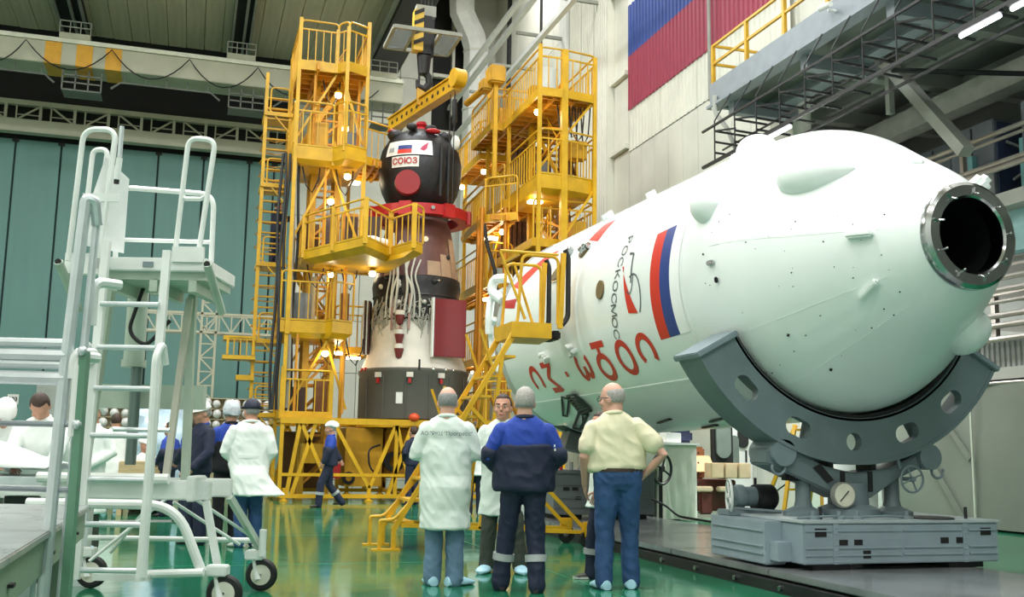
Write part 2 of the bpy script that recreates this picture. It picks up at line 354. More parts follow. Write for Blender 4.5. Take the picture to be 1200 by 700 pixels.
pr = [(frad(s), FY+s) for s in [0, .06, .12, .2, .28, .39, .5, .65, .8, .96, 1.12, 1.26, 1.4, 1.55, 1.7, 1.9, 2.1, 2.39]]+[(frad(2.39)-.006, FY+2.392), (frad(2.4)-.006, FY+2.403), (frad(2.41), FY+2.405)]+[(frad(s), FY+s) for s in [2.8, 3.3, 4, 4.6, 5.35]]
pr += [(frad(5.35)-.004, FY+5.352), (frad(5.36)-.004, FY+5.362), (frad(5.37), FY+5.364)]+[(frad(s), FY+s) for s in [6.2, 7, 7.9, 8.5, 8.81]]+[(1.5, FY+8.81), (1.46, FY+8.3), (.02, FY+8.25)]
MB().lathe(pr, (FX, 0, FZ), 'Y', 112).build('shell', FW, fa, ang=50)
MB().lathe([(1.662, FY+8.62), (1.672, FY+8.62), (1.672, FY+8.8), (1.655, FY+8.83), (1.5, FY+8.83)], (FX, 0, FZ), 'Y', 96).build('tail_ring', mat('tail_ring', '#c8ccc9', .4, .3), fa)
MB().lathe([(frad(8.2)+.004, FY+8.2), (frad(8.2)+.006, FY+8.22), (frad(8.6)+.006, FY+8.6), (frad(8.6), FY+8.62)], (FX, 0, FZ), 'Y', 40, 245, 300).build('tail_band', DST, fa)
# polished nose ring with clamp bolts round the dark opening
nr = MB().lathe([(.335, FY+.10), (.335, FY-.055), (.35, FY-.075), (.44, FY-.075), (.472, FY-.05), (.478, FY+.0), (.472, FY+.035), (.455, FY+.05)], (FX, 0, FZ), 'Y', 64).build('nose_ring', STEEL, fa)
tag(nr, 'polished steel ring round the open nose')
MB().lathe([(.336, FY+.02), (.336, FY+.9), (.01, FY+.92)], (FX, 0, FZ), 'Y', 48).build('nose_bore', mat('bore_black', '#0d0f10', .45), fa)
for k in range(9):
    a = R(k*40+5); c, s_ = math.cos(a), math.sin(a)
    b1 = MB(); p = V((FX+.385*c, FY-.07, FZ+.385*s_)); b1.cyl(p, p+V((-.03*c, -.05, -.03*s_)), .009, n=8); b1.ball(p+V((-.03*c, -.055, -.03*s_)), .012, 8, 6)
    b1.box(None, (.04, .02, .015), M=Matrix.Translation((FX+.40*c, FY-.085, FZ+.40*s_)) @ Matrix.Rotation(-a, 4, 'Y'))
    b1.build('clamp_bolt', STEEL, nr)
def blister(s, th, d, rz=0, name='blister', sq=0, off=0):
    M = Matrix.Translation(fs(s, th, off)) @ fframe(s, th) @ Matrix.Rotation(R(rz), 4, 'Z')
    mb = MB()
    if sq: mb.box(None, (d[0]*2, d[1]*2, d[2]*2), M=M); return mb.build(name, FW2, fa, bevel=min(d)*.6)
    n, m = 24, 12; vs = []; fs_ = []           # teardrop: blunt toward the nose, tapering aft
    for i in range(m+1):
        u = i/m; h = math.sqrt(max(0, 1-(1-u/.35)**2)) if u < .35 else math.cos((u-.35)/.65*math.pi/2)**.8 if u < 1 else 0
        for j in range(n):
            a = 2*math.pi*j/n; vs.append(M @ V(((-1+2*u)*d[0], h*d[1]*math.cos(a), h*d[2]*math.sin(a))))
    for i in range(m):
        for j in range(n): fs_.append((i*n+j, i*n+(j+1) % n, (i+1)*n+(j+1) % n, (i+1)*n+j))
    return mb.add(vs, fs_).build(name, FW2, fa, ang=60)
blister(2.12, 24, (.23, .2, .2), 180); blister(1.0, 41, (.38, .21, .2), 28)
blister(2.75, 76, (.34, .2, .2), 0); blister(.55, 82, (.16, .09, .05), 180)
blister(.42, 2.5, (.12, .03, .06), 0, 'stop_lug', 1, .03); blister(.47, -33, (.12, .03, .04), 22, 'stop_lug', 1, .02)
blister(.8, 230, (.34, .2, .19), 180); blister(.33, 128, (.1, .07, .1), 0, 'stop_lug', 1, .04)
blister(2.9, 100, (.3, .12, .07)); blister(4.4, 97, (.2, .1, .07))
for th in (-44.7, 62):                              # raised joint strips along the skin
    sm = MB()
    for i in range(24): s0 = 1.9+6.6*i/24; s1 = 1.9+6.6*(i+1)/24; sm.bar(fs(s0, th, .004), fs(s1, th, .004), .03, .012, up=fframe(s0, th) @ V((0, 0, 1)))
    sm.build('joint_strip', FW2, fa)
for th in (6, -30, -58, 35):
    wl = MB()
    for i in range(10): s0 = .3+1.6*i/10; s1 = .3+1.6*(i+1)/10; wl.bar(fs(s0, th, .001), fs(s1, th, .001), .008, .002, up=fframe(s0, th) @ V((0, 0, 1)))
    wl.build('weld_line', FW2, fa)
def spatch(poly, name, m, off=.004, label=None, ns=10):  # flat print on the skin from corner points (s, th): TL, TR, BR, BL
    mb = MB(); vs = []
    for i in range(ns+1):
        u = i/ns
        for k in range(7):
            w = k/6; a = [poly[0][q]*(1-w)+poly[1][q]*w for q in (0, 1)]; b = [poly[3][q]*(1-w)+poly[2][q]*w for q in (0, 1)]
            vs.append(fs(a[0]*(1-u)+b[0]*u, a[1]*(1-u)+b[1]*u, off))
    for i in range(ns):
        for k in range(6): mb.f.append((i*7+k, i*7+k+1, (i+1)*7+k+1, (i+1)*7+k))
    mb.v = vs; o = mb.build(name, m, fa)
    if label: o['label'] = label
    return o
PRED = mat('print_red', '#d2301f', .4, var=.05); PBLU = mat('print_blue', '#243f86', .4, var=.05); PWHT = mat('print_white', '#f4f6f6', .35, var=.03); PGRY = mat('print_grey', '#50575c', .45)
spatch([(3.1, 19.4), (2.86, 19.8), (2.92, -25), (3.15, -25.2)], 'red_stripe', PRED, label='red flag stripe', ns=24)
spatch([(2.86, 19.8), (2.64, 20.2), (2.68, -24.7), (2.92, -25)], 'blue_stripe', PBLU, label='blue flag stripe', ns=24)
spatch([(2.64, 20.2), (2.43, 20.6), (2.46, -24.5), (2.68, -24.7)], 'white_stripe', PWHT, label='white flag stripe', ns=24)
spatch([(5.11, 46), (5.5, 46.5), (5.62, 36), (5.14, 31.5)], 'red_patch', PRED, label='red patch high on the skin')
spatch([(6.95, 40.5), (7.5, 42), (8.5, 26), (8.0, 21.4)], 'red_patch', PRED, label='long red patch by the tail')
spatch([(7.95, 15.8), (8.6, 17.5), (8.7, 13.5), (7.95, 10)], 'red_patch', RED, label='small dark red patch at the tail edge')
# lettering that reads from the nose to the tail, letter tops toward the nose
def ribbon(path, s0, th0, w, mb, off=.006):          # path in letter space (x right, y up) -> skin
    P = [V((x, y)) for x, y in path]; k = len(P); L_ = []; closed = (P[0]-P[-1]).length < 1e-4
    for i in range(k):
        a = P[i-1] if i else (P[-2] if closed else P[0]); b = P[i+1] if i < k-1 else (P[1] if closed else P[-1])
        t = (b-a).normalized(); nn = V((-t.y, t.x)); L_.append((P[i]+nn*w/2, P[i]-nn*w/2))
    vs = []
    for q in L_:
        for p in q: vs.append(fs(s0-p.y, th0-math.degrees(p.x/1.58), off))
    mb.add(vs, [(2*i, 2*i+1, 2*i+3, 2*i+2) for i in range(k-1)])
def earc(cx, cy, rx, ry, a0, a1, n=22): return [(cx+rx*math.cos(R(a0+(a1-a0)*i/n)), cy+ry*math.sin(R(a0+(a1-a0)*i/n))) for i in range(n+1)]
def seg(*pts, n=6):
    out = []
    for a, b in zip(pts, pts[1:]): out += [(a[0]+(b[0]-a[0])*i/n, a[1]+(b[1]-a[1])*i/n) for i in range(n)]
    return out+[pts[-1]]
LET = {'С': [earc(0, 0, .19, .18, 50, 310)], 'О': [earc(0, 0, .2, .18, 0, 360)],
       'Ю': [seg((-.23, -.2), (-.23, .2)), seg((-.23, 0), (-.09, 0)), earc(.08, 0, .16, .18, 0, 360)],
       'З': [earc(-.02, .095, .15, .09, 150, -90), earc(-.02, -.09, .17, .1, 90, -150)], '·': [seg((-.03, 0), (.05, 0), n=2)],
       'М': [seg((-.2, -.2), (-.2, .17), (0, -.1), (.2, .17), (.2, -.2))]}
for ch, s, th in (('С', 3.6, -28.5), ('О', 4.2, -29.5), ('Ю', 4.86, -29), ('З', 5.52, -30), ('·', 6.22, -31), ('М', 6.86, -31.5), ('С', 7.45, -31.5)):
    mb = MB()
    for pth in LET[ch]: ribbon(pth, s, th, .085, mb)
    mb.build('letter', PRED, fa)
for i, ch in enumerate('РОСКОСМОС'):
    th = 23.2-i*5.2; s0 = 3.93+.035*i
    text_mb(ch, .2, lambda x, y: fs(s0-y, th-math.degrees(x/1.58), .006), sub=2).build('letter', PGRY, fa, smooth=False)
spatch([(3.74, -11), (3.5, -12), (3.9, 10), (3.86, 10)], 'emblem_arrow', PRED, .006, 'red arrow of the emblem')
mb = MB(); ribbon(earc(.18, .16, .26, .2, 40, 205, 20), 3.74, 2, .022, mb); ribbon(earc(-.2, .03, .2, .1, 100, -40, 14), 3.7, -3, .018, mb); mb.build('emblem_swoosh', PGRY, fa)
sp = MB(); ribbon(seg((-.02, -.1), (0, .02), (.36, .04), n=5), 3.66, 14.5, .03, sp); sp.build('emblem_swoosh', PGRY, fa)
# hatches and fittings
def plate_on(s, th, w, h, name, m, z=.02, rz=0, parent=fa, bev=.01):
    M = Matrix.Translation(fs(s, th, z/2)) @ fframe(s, th) @ Matrix.Rotation(R(rz), 4, 'Z'); return MB().box(None, (w, h, z), M=M).build(name, m, parent, bevel=bev)
BRN = mat('fitting_brown', '#6e5c3a', .6)
def oval_on(s, th, a, b, name, m, z=.02):
    M = Matrix.Translation(fs(s, th, 0)) @ fframe(s, th); return MB().prism([(a*math.cos(t*.3927), b*math.sin(t*.3927)) for t in range(16)], -.05, z, lambda x, y, h: M @ V((x, y, h))).build(name, m, fa)
oval_on(6.3, 20.5, .2, .13, 'hatch_rim', STEEL, .015); oval_on(6.3, 20.5, .16, .1, 'hatch', BRN, .022)
oval_on(5.5, 29, .13, .12, 'port', BRN, .025); oval_on(4.5, 3, .11, .12, 'port', BRN, .02); oval_on(6.2, 31, .14, .1, 'port', GREY, .02)
for s, th in ((6.7, -20), (5.63, -20.8), (6.15, 32), (5.45, 30), (5.9, 58), (5.0, 66)):
    c = MB()
    for k in range(5):
        M = Matrix.Translation(fs(s+random.uniform(-.09, .09), th+random.uniform(-2.5, 2.5), .03)) @ fframe(s, th) @ Matrix.Rotation(random.uniform(0, 3), 4, 'Z')
        c.box(None, (random.uniform(.05, .12), random.uniform(.03, .07), random.uniform(.06, .14)), M=M)
    c.build('connector', FW2 if th < 0 or th > 50 else STEEL, fa, bevel=.008)
for s, th, w, h in ((1.83, -1, .1, .05), (1.76, -8, .03, .06), (1.95, 3, .02, .02)): plate_on(s, th, w, h, 'latch', STEEL if w > .05 else DST, .04)
dots = MB()
for k in range(42):
    s, th = random.uniform(.25, 2.0), random.uniform(-62, 20); dots.cyl(fs(s, th, -.01), fs(s, th, .005), random.choice((.003, .005, .007)), n=6)
tag(dots.build('rivet', DST, fa), kind='stuff')
for s, th in ((1.25, -38), (1.2, -62)): plate_on(s, th, .03, .03, 'screw_eye', DST, .03)
fr = MB()                                            # black bracket frames low on the skin
def loop_(pp, t=.028):
    for i in range(len(pp)): fr.bar(fs(*pp[i], .03), fs(*pp[(i+1) % len(pp)], .03), t, t)
loop_([(6.88, -42.8), (6.69, -44.5), (7.41, -55.9), (7.52, -54.9)]); loop_([(6.83, -54.4), (6.62, -56.5), (7.8, -70), (7.88, -67)], .035)
fr.bar(fs(6.66, -53.5, .03), fs(7.6, -69, .03), .02)
for k in range(7): u = k/6; fr.bar(fs(6.59+.13*u, -42.4-12*u, .05), fs(6.31-.04*u, -42.1-11*u, .05), .04, .03)
fr.bar(fs(6.59, -42.4, .05), fs(6.72, -54.7, .05), .035); fr.bar(fs(6.31, -42.1, .05), fs(6.27, -53.1, .05), .035)
fr.build('bracket_frame', mat('frame_dark_green', '#2f3b36', .5), fa, smooth=False)
lg = MB()
for s, th in ((4.6, -68), (3.4, -72), (3.0, -75), (4.0, -80)): lg.bar(fs(s, th, .01), fs(s+.5, th-3, .01), .05, .02)
lg.build('belly_slot', DST, fa, smooth=False)
# tail collar and white vent fittings
tv = MB(); tv.tube(rnd([fs(8.6, 30, .1), fs(8.9, 28, .25), fs(8.95, 22, .2), fs(8.7, 18, .02)], .1), .08, 10); tv.tube(rnd([fs(8.8, 25, 0), fs(9.1, 20, .12), fs(9.0, 10, .1), fs(9.05, 0, .05)], .1), .07, 10)
tv.tube(rnd([fs(8.9, 8, .02), fs(9.1, 4, .02), fs(9.1, -14, .02), fs(9.0, -22, 0)], .1), .05, 8); tv.build('vent_pipe', FW2, fa)
# ---------------------------------------------------------------- support cradle
cr = thing('support_cradle', 'grey steel arc cradle with oval holes holding the fairing up', 'cradle', (FX, 9, .63))
def cz(x, y, h): return (FX+x, h, FZ+y)
holes = [(226, .13, .085), (248, .095, .085), (269, .085, .085), (290, .1, .085), (311, .13, .085)]
RI, RO, A0, A1 = 1.535, 1.98, 209, 331; n = 72           # the saddle: a filled outline with oval holes, given thickness
cu = bpy.data.curves.new('saddle', 'CURVE'); cu.dimensions = '2D'; cu.fill_mode = 'BOTH'; cu.extrude = .05
def spl(pp):
    q = cu.splines.new('POLY'); q.points.add(len(pp)-1); q.use_cyclic_u = True
    for k, (x, y) in enumerate(pp): q.points[k].co = (x, y, 0, 1)
spl([(RO*math.cos(R(A0+(A1-A0)*i/n)), RO*math.sin(R(A0+(A1-A0)*i/n))) for i in range(n+1)]+[(RI*math.cos(R(A1-(A1-A0)*i/n)), RI*math.sin(R(A1-(A1-A0)*i/n))) for i in range(n+1)])
for a, lx, ly in holes:
    c = V((1.765*math.cos(R(a)), 1.765*math.sin(R(a)))); tv_ = V((-math.sin(R(a)), math.cos(R(a)))); rv = V((math.cos(R(a)), math.sin(R(a)))); pp = []
    for i in range(20):
        t = 2*math.pi*i/20; ex = .055*(1 if math.cos(t) > 0 else -1) if lx > .09 else 0
        p = c+tv_*(math.cos(t)*.088+ex)+rv*(math.sin(t)*.09); pp.append((p.x, p.y))
    spl(pp)
so = bpy.data.objects.new('saddle', cu); COL.objects.link(so); dg = bpy.context.evaluated_depsgraph_get(); dg.update()
me = bpy.data.meshes.new_from_object(so.evaluated_get(dg)); bpy.data.objects.remove(so)
sd = MB(); sd.add([(FX+v.co.x, 8.85+v.co.z, FZ+v.co.y) for v in me.vertices], [tuple(p.vertices) for p in me.polygons]); bpy.data.meshes.remove(me)
sd.build('saddle', mat('cradle_grey', '#68777b', .45, var=.1, scale=2.5), cr, ang=30)
def ring_(r0, r1, a0, a1, y0, y1, nm, m): MB().prism([(r0*math.cos(R(a0+(a1-a0)*i/60)), r0*math.sin(R(a0+(a1-a0)*i/60))) for i in range(61)]+[(r1*math.cos(R(a1-(a1-a0)*i/60)), r1*math.sin(R(a1-(a1-a0)*i/60))) for i in range(61)], y0, y1, cz).build(nm, m, cr, ang=30)
ring_(1.955, 1.99, A0, A1, 8.79, 9.25, 'saddle_flange', MC['cradle_grey']); ring_(1.53, 1.56, A0, A1, 8.8, 9.24, 'saddle_flange', MC['cradle_grey'])
for a in (213, 237, 258, 280, 300, 325): MB().box(None, (.4, .32, .02), M=Matrix.Translation((FX+1.76*math.cos(R(a)), 9.07, FZ+1.76*math.sin(R(a)))) @ Matrix.Rotation(R(-a), 4, 'Y')).build('web_stiffener', MC['cradle_grey'], cr, smooth=False)
MB().prism([(1.545*math.cos(R(A0+2+(A1-A0-4)*i/60)), 1.545*math.sin(R(A0+2+(A1-A0-4)*i/60))) for i in range(61)]+[(1.495*math.cos(R(A1-2-(A1-A0-4)*i/60)), 1.495*math.sin(R(A1-2-(A1-A0-4)*i/60))) for i in range(61)], 8.84, 9.22, cz).build('rubber_lining', BLK, cr)
for a in (A0, A1):
    c = V((FX+1.77*math.cos(R(a)), 9.02, FZ+1.77*math.sin(R(a)))); MB().box(None, (.5, .52, .06), M=Matrix.Translation(c) @ Matrix.Rotation(R(-a), 4, 'Y')).build('end_cap', GREY, cr, bevel=.01)
cg = MC['cradle_grey']
yk = [(5.36, 1.27), (5.36, 1.13), (5.52, 1.07), (5.91, .92), (6.2, .8), (6.52, .8), (6.86, 1.0), (7.13, 1.11), (7.36, 1.1), (7.38, 1.27), (7.2, 1.31), (7.0, 1.2), (6.75, 1.1), (6.34, 1.05), (6.0, 1.12), (5.78, 1.22), (5.6, 1.36)]
MB().prism(yk, 8.86, 9.2, lambda x, y, h: (x, h, y)).build('yoke', cg, cr, smooth=False, bevel=.015)
for x, z in ((5.52, 1.24), (7.22, 1.22)): MB().cyl((x, 8.8, z), (x, 9.26, z), .13, n=20).build('yoke_pin', GREY, cr)
for x, z in ((5.47, 1.1), (7.32, 1.08)): MB().tube(arc((x, z), .07, 160, 380, 12, lambda u, v: (u, 8.84, v)), .014, 8).build('lifting_ring', GREY, cr)
MB().bx(5.6, 5.82, 8.9, 9.08, .97, 1.1).build('roller_block', BLK, cr, bevel=.03)
for x, z, w in ((6.2, .97, .05), (6.52, .97, .05)): MB().bx(x-w/2, x+w/2, 8.845, 8.87, z-.1, z+.1).build('slot', DST, cr, smooth=False)
sl = MB(); sl.add([(5.86, 8.85, 1.1), (6.02, 8.85, .95), (6.1, 8.85, .98), (5.95, 8.85, 1.14)], [(0, 1, 2, 3)]); sl.build('slot', DST, cr, smooth=False)
for x in (6.1, 6.6): MB().bx(x-.03, x+.03, 8.9, 9.15, 1.0, 1.2).build('link', DST, cr, smooth=False)
MB().lathe([(.3, .63), (.3, .7), (.2, .74), (.19, .95), (.01, .95)], (6.36, 9.0, 0), n=28).build('turntable', GREY, cr)
for x in (5.84, 6.88): MB().lathe([(.2, .63), (.2, .67), (.09, .72), (.075, .78), (.075, 1.1), (.01, 1.1)], (x, 9.0, 0), n=20).build('jack_post', cg, cr)
def wheel(c, r, nm, m, ax, parent, spokes=4, rt=.012):
    ax = V(ax).normalized(); u = ax.orthogonal().normalized(); w = ax.cross(u); c = V(c)
    mb = MB().tube([c+(u*math.cos(2*math.pi*i/32)+w*math.sin(2*math.pi*i/32))*r for i in range(32)], rt, 8, closed=True)
    for i in range(spokes): a = math.pi*2*i/spokes+.4; mb.cyl(c, c+(u*math.cos(a)+w*math.sin(a))*r, rt*.75, n=6)
    mb.cyl(c-ax*.03, c+ax*.03, rt*2.2, n=10); return mb.build(nm, m, parent)
wheel((6.93, 8.74, 1.0), .13, 'handwheel', GREY, (0, 1, 0), cr); MB().cyl((6.93, 8.74, 1.0), (6.93, 8.9, 1.0), .02).build('handwheel_shaft', GREY, cr)
MB().cyl((6.88, 8.85, 1.1), (6.8, 8.85, 1.38), .02).build('lever', GREY, cr)
gd = MB().cyl((6.14, 8.74, .84), (6.14, 8.8, .84), .125, n=32).build('gauge', mat('gauge_rim', '#8d8f88', .4), cr)
MB().cyl((6.14, 8.733, .84), (6.14, 8.74, .84), .11, n=32).build('gauge_face', mat('gauge_face', '#e2dfcc', .4), gd); MB().bar((6.08, 8.73, .78), (6.18, 8.73, .88), .008).build('gauge_needle', BLK, gd)
# ---------------------------------------------------------------- transport cart under the nose
ct = thing('transport_cart', 'grey riveted transport cart under the cradle on the steel rail plate', 'cart', (6.45, 9, .18))
X0, X1, Y0, Y1, Z0, Z1 = 5.38, 7.55, 8.3, 9.75, .235, .6
MB().bx(X0, X1, Y0, Y1, Z0, Z1).build('body', GRC, ct, smooth=False, bevel=.01)
MB().bx(X0-.015, X1+.015, Y0-.015, Y1+.015, Z1, Z1+.028).build('deck', mat('deck_grey', '#a6b1b4', .35), ct, smooth=False, bevel=.006)
MB().bx(5.2, 5.42, 8.65, 9.72, .2, .6).build('side_box', GRC, ct, smooth=False, bevel=.012)
MB().bx(5.24, 5.4, 8.5, 8.66, .24, .42).build('side_box', GRC, ct, smooth=False, bevel=.01)
for xa, xb in ((5.4, 5.68), (5.74, 6.42), (6.45, 7.12), (7.2, 7.52)):
    for z in (.31, .375, .53): MB().bx(xa, xb, Y0-.012, Y0, z, z+.013).build('rib', GRC, ct, smooth=False)
for z in (.29, .36, .5): MB().bx(5.188, 5.2, 8.7, 9.68, z, z+.013).build('rib', GRC, ct, smooth=False)
for xa in (5.69, 7.13): MB().bx(xa, xa+.06, Y0-.008, Y0, Z0, Z1).build('seam_plate', GRC, ct, smooth=False)
for x, z, w, h in ((5.56, .52, .12, .075), (5.8, .43, .09, .05), (5.96, .43, .09, .05), (6.05, .32, .08, .07), (6.92, .44, .09, .055), (7.1, .44, .09, .055), (7.4, .52, .12, .07)):
    MB().bx(x-w/2, x+w/2, Y0-.006, Y0+.002, z-h/2, z+h/2).build('port', BLK, ct, smooth=False)
rv = MB()
for x in (5.71, 5.73, 7.15, 7.17):
    for k in range(7): rv.ball((x, Y0-.01, .26+.05*k), .007, 6, 4)
rv.build('rivet', GRC, ct)
for x in (5.5, 7.0): MB().bx(x, x+.4, Y0+.05, Y1-.05, .18, .24).build('bogie', BLK, ct, smooth=False)
for x, y in ((7.0, 8.5), (6.95, 8.42)): MB().lathe([(.22, .628), (.22, .64), (.01, .645)], (x, y+.1, 0), n=28).build('hatch_lid', DST, ct)
ck = MB()
for x in (5.62, 5.9, 6.1, 6.66): ck.lathe([(.06, .628), (.06, .65), (.02, .66), (.02, .7), (.001, .7)], (x, 8.5, 0), n=12)
ck.tube(rnd([(5.45, 8.5, .64), (5.8, 8.45, .66), (6.0, 8.5, .64), (6.4, 8.45, .66), (6.7, 8.5, .64)], .1), .012, 6); ck.build('hose_fitting', GREY, ct)
for x in (5.7, 7.35): MB().cyl((x, 8.5, .62), (x, 8.5, .74), .016, n=8).build('pin', DST, ct)
MB().bar((5.3, 9.5, .68), (5.75, 9.1, .66), .02).build('rail', GREY, ct); MB().bx(5.42, 5.8, 8.6, 8.62, .66, .68).build('rail', GREY, ct)
# winch motor with handwheel
mt = thing('winch_motor', 'grey winch motor with white handwheel on the back of the transport cart', 'motor', (5.5, 9.55, .6))
MB().bx(5.24, 5.85, 9.4, 9.66, .6, .66).build('base', GREY, mt, smooth=False, bevel=.01)
MB().lathe([(.02, 5.36), (.1, 5.37), (.12, 5.4), (.12, 5.46), (.09, 5.47), (.1, 5.5), (.1, 5.6), (.02, 5.61)], (0, 9.53, .79), 'X', 20).build('gearbox', GREY, mt)
MB().lathe([(.02, 5.6), (.13, 5.6), (.135, 5.62), (.135, 5.8), (.11, 5.83), (.01, 5.83)], (0, 9.53, .78), 'X', 20).build('motor', DST, mt)
wheel((5.3, 9.5, .79), .17, 'handwheel', WT, (1, -.35, 0), mt, 5, .014); MB().cyl((5.3, 9.5, .79), (5.4, 9.53, .79), .018).build('shaft', GREY, mt); MB().cyl((5.62, 9.53, .88), (5.62, 9.53, .98), .015).build('lever', BLK, mt)
# ---------------------------------------------------------------- second cart under the tail
t2 = thing('tail_cart', 'dark grey transport cart under the far tail of the fairing, behind the men', 'cart', (6.3, 15.8, .18))
GR2 = mat('tail_cart_grey', '#6a7072', .5, var=.15)
MB().bx(5.4, 7.1, 15.1, 16.35, .25, .88).build('body', GR2, t2, smooth=False, bevel=.012); MB().bx(5.38, 7.12, 15.08, 16.37, .88, .93).build('deck', GR2, t2, smooth=False)
for z in (.36, .5, .7): MB().bx(5.45, 7.05, 15.085, 15.1, z, z+.015).build('rib', GR2, t2, smooth=False)
for x, z in ((5.55, .62), (5.7, .62), (5.75, .48), (6.7, .62)): MB().bx(x, x+.1, 15.092, 15.103, z, z+.05).build('port', BLK, t2, smooth=False)
for x in (5.5, 6.6): MB().bx(x, x+.4, 15.2, 16.25, .18, .25).build('bogie', BLK, t2, smooth=False)
MB().lathe([(.3, .93), (.25, 1.0), (.2, 1.25), (.01, 1.25)], (FX, 15.75, 0), n=24).build('turntable', GR2, t2)
MB().prism([(1.95*math.cos(R(252+36*i/40)), 1.95*math.sin(R(252+36*i/40))) for i in range(41)]+[(1.66*math.cos(R(288-36*i/40)), 1.66*math.sin(R(288-36*i/40))) for i in range(41)], 15.55, 15.9, cz).build('saddle', GR2, t2, smooth=False)
for i in range(9): MB().cyl((5.55+.17*i, 15.2, .93), (5.55+.17*i, 15.2, random.uniform(1.0, 1.16)), .03, n=8).build('valve', random.choice((STEEL, RED, BRN)), t2)
MB().tube(rnd([(7.0, 15.0, .5), (7.2, 14.9, .4), (7.3, 14.7, .25), (7.6, 12.8, .19), (7.4, 11, .19), (7.35, 9.7, .19)], .2), .018, 6).build('cable', BLK, t2)
# ---------------------------------------------------------------- spacecraft standing between the yellow towers
sx, sy = 5.33, 25.5
so_ = thing('spacecraft', 'tall spacecraft with black top module, brown capsule and grey skirt between yellow towers', 'spacecraft', (sx, sy, 1.9))
F_ = V((-.205, -.979, 0)); R_ = V((.979, -.205, 0))
def sc(r, a, z): return V((sx, sy, 0))+F_*(r*math.cos(R(a)))+R_*(r*math.sin(R(a)))+V((0, 0, z))
BLANK = mat('black_blanket', '#1d1d21', .45, var=.3, scale=3, bump=.5, bscale=7)
ORB = [(.02, 9.42), (.42, 9.4), (.62, 9.3), (.84, 9.12), (1.0, 8.85), (1.07, 8.55), (1.08, 8.3), (1.05, 8.0), (.98, 7.75), (.86, 7.5), (.72, 7.36)]
def orad(z):
    for (r0, z0), (r1, z1) in zip(ORB, ORB[1:]):
        if z0 >= z >= z1: return r0+(r1-r0)*(z0-z)/(z0-z1)
    return 1
MB().lathe(ORB, (sx, sy, 0), n=48).build('orbital_module', BLANK, so_)
MB().lathe([(.02, 9.72), (.12, 9.7), (.16, 9.62), (.12, 9.56), (.2, 9.5), (.3, 9.42), (.34, 9.36)], (sx, sy, 0), n=24).build('docking_cap', RED, so_)
for a, z, s in ((-62, 9.2, .2), (55, 9.18, .2), (-20, 9.36, .12), (20, 9.32, .13)):
    c = MB().ball(sc(.72, a, z), (s*1.2, s, s*.8), 12, 8).build('engine_cover', BLANK if abs(a) > 30 else DST, so_)
MB().ball(sc(.8, -66, 9.32), (.14, .1, .06), 10, 6).build('red_cap', RED, so_); MB().ball(sc(.8, 22, 9.25), (.2, .1, .07), 10, 6).build('red_cap', RED, so_)
MB().ball(sc(1.0, 62, 9.05), (.13, .1, .2), 10, 8).build('white_cover', WH, so_)
def spanel(a0, a1, z0, z1, nm, m, off=.012, parent=so_, rf=orad):
    mb = MB(); n = 10
    for i in range(n+1):
        a = a0+(a1-a0)*i/n
        for z in (z0, (z0+z1)/2, z1): mb.v.append(tuple(sc(rf(z)+off, a, z)))
    for i in range(n): mb.f += [(3*i+k, 3*i+k+1, 3*i+4+k, 3*i+3+k) for k in (0, 1)]
    return mb.build(nm, m, parent)
spanel(-52, 16, 8.52, 8.92, 'banner', WH, .035)
for z0, z1, m in ((8.78, 8.88, PWHT), (8.67, 8.78, PBLU), (8.56, 8.67, PRED)): spanel(-32, -12, z0, z1, 'flag_stripe', m, .042)
eb = MB().add([sc(orad(8.72)+.06, a, z) for a, z in ((-1, 8.66), (6, 8.72), (2, 8.74), (10, 8.85), (8, 8.68), (4, 8.62))], [(0, 1, 2), (1, 3, 2), (1, 4, 3), (0, 5, 4, 1)]); eb.build('emblem', mat('emblem_red', '#c2456a', .5), so_, smooth=False)
spanel(-47, -38, 8.62, 8.74, 'emblem', mat('emblem_grey', '#9aa3ad', .5), .042)
spanel(-41, -2, 8.21, 8.49, 'name_plate', WH)
text_mb('СОЮЗ', .215, lambda x, y: sc(orad(8.35+y)+.035, -21.5+math.degrees(x/1.08), 8.35+y), sub=1, bold=.005).build('name_lettering', RED, so_, smooth=False)
rc = MB(); q = sc(1.03, -17, 7.8); rc.cyl(q, q+F_*.12, .33, .31, 28); rc.build('hatch_cover', mat('cover_red', '#8d1118', .5), so_)
st = MB()
for a in (28, 40): st.bar(sc(1.1, a, 7.5), sc(1.1, a, 8.9), .05)
st.build('strap', DST, so_, smooth=False)
# red transport collar
cl = MB().lathe([(1.02, 6.98), (1.3, 6.98), (1.3, 7.24), (1.02, 7.24), (1.02, 6.98)], (sx, sy, 0), n=48).build('transport_collar', RED, so_)
cf = MB()
for a in (-70, -15, 35, 80): cf.box(None, (.3, .12, .34), M=Matrix.Translation(sc(1.3, a, 7.1)) @ Matrix.Rotation(R(a-11.8), 4, 'Z'))
cf.build('collar_lug', RED, cl, smooth=False)
for a in (-5, 15, 30): MB().cyl(sc(1.3, a, 7.13), sc(1.34, a, 7.13), .05, n=12).build('collar_bolt', STEEL, cl)
MB().lathe([(.72, 7.4), (.8, 7.2), (.74, 7.02)], (sx, sy, 0), n=32).build('neck', DST, so_)
DES = [(.74, 7.02), (.82, 6.85), (.9, 6.5), (.96, 6.1), (1.02, 5.7), (1.06, 5.46)]
BROWN = mat('capsule_brown', '#5c3936', .45, var=.15, bump=.1, bscale=9)
MB().lathe(DES, (sx, sy, 0), n=48).build('descent_capsule', BROWN, so_)
def drad(z):
    for (r0, z0), (r1, z1) in zip(DES, DES[1:]):
        if z0 >= z >= z1: return r0+(r1-r0)*(z0-z)/(z0-z1)
    return 1
TAN = mat('capsule_tan', '#a98d74', .6, var=.15)
